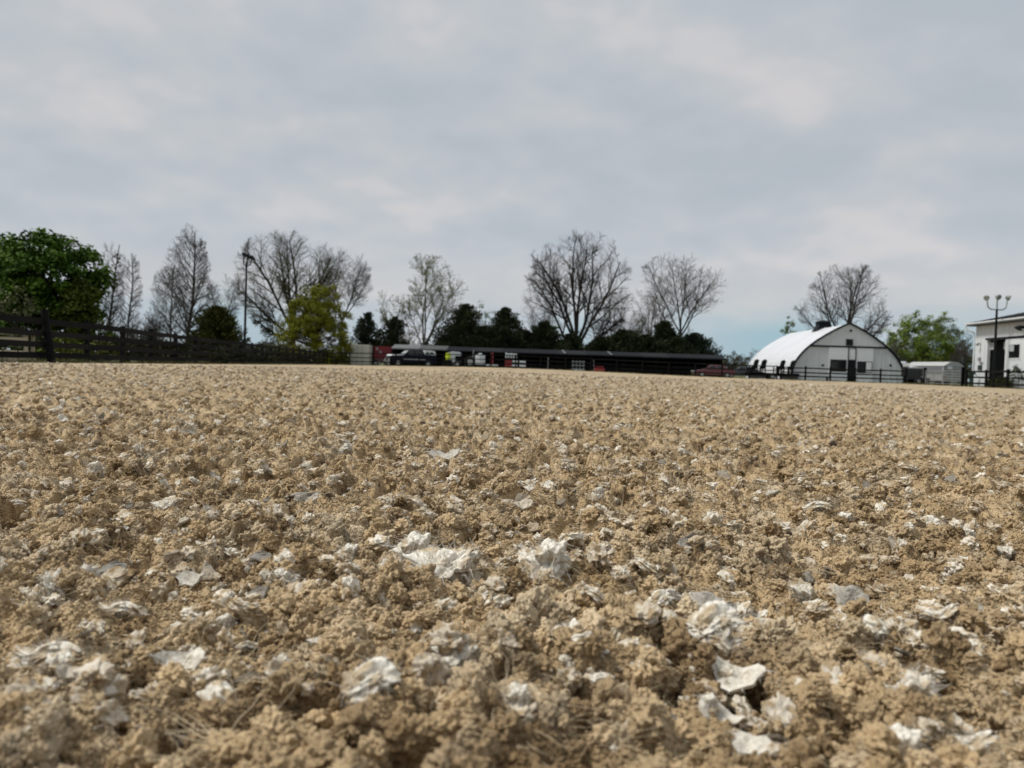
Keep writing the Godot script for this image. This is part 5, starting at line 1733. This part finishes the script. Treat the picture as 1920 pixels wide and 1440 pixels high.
func make_footing() -> void:
	# the pieces that can be told apart: bearing, row below the horizon, width across, shape, tilt, label
	var T := [
		[838, 400, 132, "t0", 0.1, "largest bright white fibre tuft in the middle of the sand"],
		[786, 366, 84, "t2", 0.2, "pale tuft joined to the far end of the largest white tuft"],
		[1040, 415, 92, "t2", 0.2, "big grey white fuzzy tuft next to the largest white tuft"],
		[925, 445, 62, "t4", -0.2, "curled white tuft in the hollow below the largest white tuft"],
		[968, 432, 34, "t5", 0.1, "small pointed white tuft between the curled tuft and the grey fuzzy tuft"],
		[88, 560, 150, "t3", 0.15, "long white fibre roll lying by the picture's edge near the camera"],
		[352, 570, 88, "s4", 0.9, "tent shaped grey white felt scrap past the long fibre roll"],
		[866, 608, 84, "t0", 0.1, "bright white ragged tuft below the curled tuft"],
		[1056, 600, 44, "t2", 0.0, "round cream tuft beside the elongated white tuft"],
		[1122, 612, 96, "t3", 0.25, "elongated cream white tuft slanting up out of the sand"],
		[708, 690, 108, "t4", 0.0, "large blurred white lump close to the camera"],
		[985, 675, 66, "t2", 0.2, "sandy white lump near the camera beside the blurred white lump"],
		[1518, 428, 46, "t0", 0.0, "brightest small white tuft beside two grey scraps"],
		[1590, 298, 40, "t2", 0.0, "bright white tuft standing alone on the smoother sand"],
		[1344, 312, 42, "t5", 0.3, "grey white upright tuft beyond the dark triangular scrap"],
		[1747, 312, 52, "t4", 0.2, "white tuft with a dark chip under it"],
		[1896, 352, 36, "t0", 0.1, "white tuft at the far edge of the sand beside the frame"],
		[1340, 446, 58, "s2", 0.45, "flat grey felt scrap with straight edges"],
		[1381, 456, 36, "s3", 0.6, "smaller dark grey felt scrap beside the flat grey one"],
		[1306, 366, 56, "s3", 0.8, "dark triangular felt scrap standing on edge"],
		[1782, 520, 68, "t1", 0.35, "white egg shaped tuft with a dark shadow under it"],
		[1684, 510, 76, "s0", 0.3, "broad pale felt scrap next to the egg shaped tuft"],
		[1404, 596, 98, "s4", 0.5, "pale arched felt flap with a dark hollow beneath"],
		[1352, 540, 108, "t4", 0.0, "tan and white sandy clump above the arched felt flap"],
		[1742, 662, 84, "t5", 0.5, "tall tapering grey white tuft near the camera"],
		[1716, 740, 96, "t2", 0.1, "blurred white tuft below the tall tapering tuft"],
		[1842, 725, 112, "t1", 0.2, "blurred long pale tuft in the nearest corner"],
		[1440, 720, 74, "s0", 0.15, "flat white felt scrap close to the camera"],
		[994, 240, 50, "t1", 0.1, "white tuft glowing in the middle distance of the sand"],
		[1182, 222, 40, "t0", 0.1, "white ragged tuft past the glowing one"],
		[572, 258, 58, "s5", 1.0, "long thin felt strip sticking up at a slant"],
		[122, 262, 42, "t3", 0.4, "white finger of fibre by the picture's edge"],
		[182, 215, 34, "t2", 0.2, "grey fuzzy tuft beyond the white finger of fibre"],
		[312, 268, 42, "t0", 0.1, "white tuft between the white finger and the felt strip"],
		[520, 292, 28, "t2", 0.1, "small white knob of fibre below the felt strip"],
		[588, 425, 62, "t1", 0.5, "pale slanting tuft beside the round fuzzy ball"],
		[372, 405, 60, "s1", 0.7, "grey white bent scrap past the tent shaped scrap"],
		[214, 386, 56, "s3", 0.5, "dark grey flat scrap half buried in sand"],
		[492, 362, 50, "s3", 0.3, "dark grey chip with a pale far edge"],
		[838, 186, 56, "s1", 0.5, "grey crumpled felt beyond the largest white tuft"],
		[356, 135, 28, "t5", 0.2, "upright grey white tuft far out on the sand"],
		[540, 585, 46, "t5", 0.3, "stubby upright tuft near the tent shaped scrap"],
		[662, 375, 46, "t2", 0.0, "round fuzzy ball of sand and fibre"],
		[1824, 372, 32, "s0", 0.4, "small pale scrap below the white tuft with a dark chip"],
		[1612, 440, 60, "s2", 0.8, "grey upright felt scrap behind the brightest small tuft"],
		[1268, 398, 28, "t5", 0.2, "small white spike of fibre between grey fuzzy tuft and dark triangular scrap"],
	]
	for e in T:
		var d: float = 0.13 * LENS / (e[1] - (e[0] - 960.0) * tan(deg_to_rad(1.8)))
		var q: float = e[2] * d / LENS * 0.55
		spots.append(Vector3((e[0] - 960.0) / LENS * d, -d + q * 0.4, q * q))
	# ---- sand clods, beyond count
	var heap := Node3D.new()
	heap.name = "sand_clods"
	add_child(heap)
	tag(heap, "crumbling clods of tan sand all over the arena", "", "", "stuff")
	var fine := []
	for i in 5:
		var b := lumps(4, 100 + i * 7, 1.0, 1.25)
		var m := b.mb()
		m.colored = true
		fine.append(m.mesh())
	var rough := []
	for i in 4:
		var m := lumps(3, 200 + i * 7, 0.9, 1.25).mb()
		m.colored = true
		rough.append(m.mesh())
	var fx := []
	var fc := []
	var rx := []
	var rc := []
	for i in 5:
		fx.append([])
		fc.append([])
	for i in 4:
		rx.append([])
		rc.append([])
	for i in 230000:
		var u := pow(rng.randf(), 0.62)
		var r := 0.13 * pow(9.0 / 0.13, u)
		var th := rng.randf_range(-0.76, 0.76)
		if i % 5 < 2: th = rng.randf_range(-1.7, 1.7)
		var x := sin(th) * r
		var z := -cos(th) * r
		var zo := zone(x, z)
		if rng.randf() > 0.35 + 0.65 * zo: continue
		var s := (0.0008 + 0.0062 * pow(rng.randf(), 8.0 - 2.0 * zo)) * (1.0 + 0.10 * r)
		if i % 37 == 0 and r < 3.0: s = rng.randf_range(0.0028, 0.0058)
		if r < 1.2 and absf(th) < 0.8 and taken(x, z): continue
		var y := sand_y(x, z) + s * rng.randf_range(-0.1, 0.55)
		var bas := Basis.from_euler(Vector3(rng.randf() * TAU, rng.randf() * TAU, rng.randf() * TAU)) * Basis.from_scale(Vector3.ONE * s)
		var c := sand_color(x, z, r) * rng.randf_range(0.82, 1.22)
		var k: int
		if r < 1.5:
			k = rng.randi() % 5
			fx[k].append(Transform3D(bas, Vector3(x, y, z)))
			fc[k].append(c)
		else:
			k = rng.randi() % 4
			rx[k].append(Transform3D(bas, Vector3(x, y, z)))
			rc[k].append(c)
	for k in 5: put_many(heap, "near_clods", fine[k], M.clod, fx[k], fc[k])
	for k in 4: put_many(heap, "far_clods", rough[k], M.clod, rx[k], rc[k])

	# single grains, where the eye can part them
	var gm := lumps(1, 300, 0.0, 1.0).mb()
	gm.colored = true
	var gx := []
	var gc := []
	for i in 420000:
		var r := 0.22 * pow(1.7 / 0.22, pow(rng.randf(), 0.72))
		var th := rng.randf_range(-0.74, 0.74) if i % 4 else rng.randf_range(-1.7, 1.7)
		var x := sin(th) * r
		var z := -cos(th) * r
		var s := rng.randf_range(0.0006, 0.00115) * (1.0 + 0.35 * maxf(0.0, r - 0.7))
		gx.append(Transform3D(Basis.from_scale(Vector3.ONE * s), Vector3(x, sand_y(x, z) + s * rng.randf_range(0.1, 0.8), z)))
		gc.append(sand_color(x, z, r) * rng.randf_range(0.72, 1.3))
	put_many(heap, "sand_grains", gm.mesh(), M.clod, gx, gc)

	# ---- tufts and scraps
	var tufts := []
	var shapes := [Vector3(1.0, 0.62, 0.75), Vector3(1.5, 0.55, 0.65), Vector3(0.9, 0.9, 0.8), Vector3(1.8, 0.45, 0.55), Vector3(1.1, 0.7, 0.9), Vector3(0.8, 1.15, 0.7)]
	for i in 6:
		tufts.append(tuft(300 + i * 13, shapes[i], 380))
	var scraps := []
	for i in 6:
		scraps.append(scrap(400 + i * 11, [0.5, 0.9, 0.2, -0.5, 1.1, 0.35][i], [0.8, 0.55, 0.9, 0.6, 0.7, 0.4][i], [0.1, 0.35, 0.6, 0.85, 0.05, 0.5][i]))
	var roll := tan(deg_to_rad(1.8))
	for e in T:
		var d: float = 0.13 * LENS / (e[1] - (e[0] - 960.0) * roll)
		var x: float = (e[0] - 960.0) / LENS * d
		var s: float = e[2] * d / LENS * 0.54
		var kind: String = e[3]
		var i := int(kind.substr(1))
		var is_t := kind.begins_with("t")
		var m: Mesh = tufts[i] if is_t else scraps[i]
		var wide: float = shapes[i].x if is_t else 1.0
		var k := s / wide
		var o := solo("fibre_tuft" if is_t else "felt_scrap", m, M.fibre, e[5], "fibre tuft" if is_t else "felt scrap", "white fibre tufts in the sand" if is_t else "felt scraps in the sand")
		var bas := Basis.from_euler(Vector3(e[4] * (1.0 if not is_t else 0.4), rng.randf_range(-0.35, 0.35), e[4] * (0.5 if is_t else 0.25))) * Basis.from_scale(Vector3.ONE * k)
		o.transform = Transform3D(bas, Vector3(x, maxf(sand_y(x, -d), -0.001) + k * (0.5 if is_t else 0.2), -d))
	# ---- smaller ones that nothing tells apart
	for i in 250:
		var u := rng.randf()
		var r := 0.30 * pow(3.2 / 0.30, u)
		var th := rng.randf_range(-0.62, 0.62)
		var x := sin(th) * r
		var z := -cos(th) * r
		var is_t := rng.randf() < 0.78
		var k := rng.randi() % 6
		var s := (0.0032 + 0.0060 * pow(rng.randf(), 2.0)) * (1.0 + 0.16 * r)
		var o := solo("fibre_tuft" if is_t else "felt_scrap", tufts[k] if is_t else scraps[k], M.fibre, "small white fibre tuft half buried in the loose sand" if is_t else "small pale felt scrap half buried in the loose sand", "fibre tuft" if is_t else "felt scrap", "small white fibre tufts in the sand" if is_t else "small felt scraps in the sand")
		var tilt := 0.25 if is_t else 0.8
		o.transform = Transform3D(Basis.from_euler(Vector3(rng.randf_range(-tilt, tilt), rng.randf() * TAU, rng.randf_range(-tilt, tilt))) * Basis.from_scale(Vector3.ONE * s), Vector3(x, sand_y(x, z) + s * 0.5, z))
	# ---- and the rest, beyond count
	var rest := Node3D.new()
	rest.name = "scattered_fibre"
	add_child(rest)
	tag(rest, "countless specks of white fibre and felt scattered through the sand", "", "", "stuff")
	var far_t := []
	for i in 4:
		far_t.append(tuft(500 + i * 3, [Vector3(1.0, 0.75, 0.85), Vector3(1.25, 0.7, 0.8), Vector3(0.9, 0.9, 0.9), Vector3(1.1, 0.6, 1.0)][i], 50 if i < 2 else 0))
	var xs := []
	var cs := []
	for i in 8:
		xs.append([])
		cs.append([])
	for i in 40000:
		var u := pow(rng.randf(), 0.6)
		var r := 0.25 * pow(16.0 / 0.25, u)
		var th := rng.randf_range(-0.76, 0.76) if i % 5 > 1 else rng.randf_range(-1.7, 1.7)
		var x := sin(th) * r
		var z := -cos(th) * r
		var s := (0.0014 + 0.0070 * pow(rng.randf(), 3.8)) * (1.0 + 0.20 * r)
		var k := rng.randi() % 4 if rng.randf() < 0.84 else 4 + rng.randi() % 4
		var bas := Basis.from_euler(Vector3(rng.randf_range(-0.7, 0.7), rng.randf() * TAU, rng.randf_range(-0.7, 0.7))) * Basis.from_scale(Vector3.ONE * s)
		xs[k].append(Transform3D(bas, Vector3(x, sand_y(x, z) + s * 0.55, z)))
		var g := rng.randf()
		cs[k].append(Color(1.0, 0.99, 0.97).lerp(Color(0.62, 0.54, 0.44), g) if k < 4 else Color(1, 1, 1).lerp(Color(0.80, 0.68, 0.52), rng.randf()) * rng.randf_range(0.7, 1.0))
	for k in 4: put_many(rest, "fibre_specks", far_t[k], M.fibre, xs[k], cs[k])
	for k in 4: put_many(rest, "felt_specks", scraps[[0, 1, 2, 3][k]], M.fibre, xs[4 + k], cs[4 + k])
	# loose hairs of fibre combed over the sand
	var hm := []
	for k in 3:
		var m := MB.new()
		m.colored = true
		for i in 14:
			var p := Vector3(rng.randf_range(-1, 1), rng.randf_range(0.0, 0.25), rng.randf_range(-1, 1))
			var d := Vector3(rng.randf_range(-1, 1), rng.randf_range(-0.05, 0.4), rng.randf_range(-1, 1)).normalized() * 0.55
			var q := PackedVector3Array([p])
			for j in 5:
				d = d.rotated(Vector3.UP, rng.randf_range(-0.5, 0.5))
				q.append(q[q.size() - 1] + d + Vector3(0, rng.randf_range(-0.12, 0.08), 0))
			m.tube(q, PackedFloat32Array([0.016, 0.016, 0.015, 0.014, 0.012, 0.008]), 3)
		hm.append(m.mesh())
	for k in 3:
		var hx := []
		var hc := []
		for i in 170:
			var r := 0.24 * pow(3.0 / 0.24, pow(rng.randf(), 0.8))
			var th := rng.randf_range(-0.8, 0.8)
			var x := sin(th) * r
			var z := -cos(th) * r
			hx.append(Transform3D(Basis.from_euler(Vector3(0, rng.randf() * TAU, 0)) * Basis.from_scale(Vector3.ONE * rng.randf_range(0.004, 0.011)), Vector3(x, sand_y(x, z) + 0.001, z)))
			hc.append(Color(0.66, 0.57, 0.42) * rng.randf_range(0.8, 1.15))
		put_many(rest, "loose_hairs", hm[k], M.fibre, hx, hc)
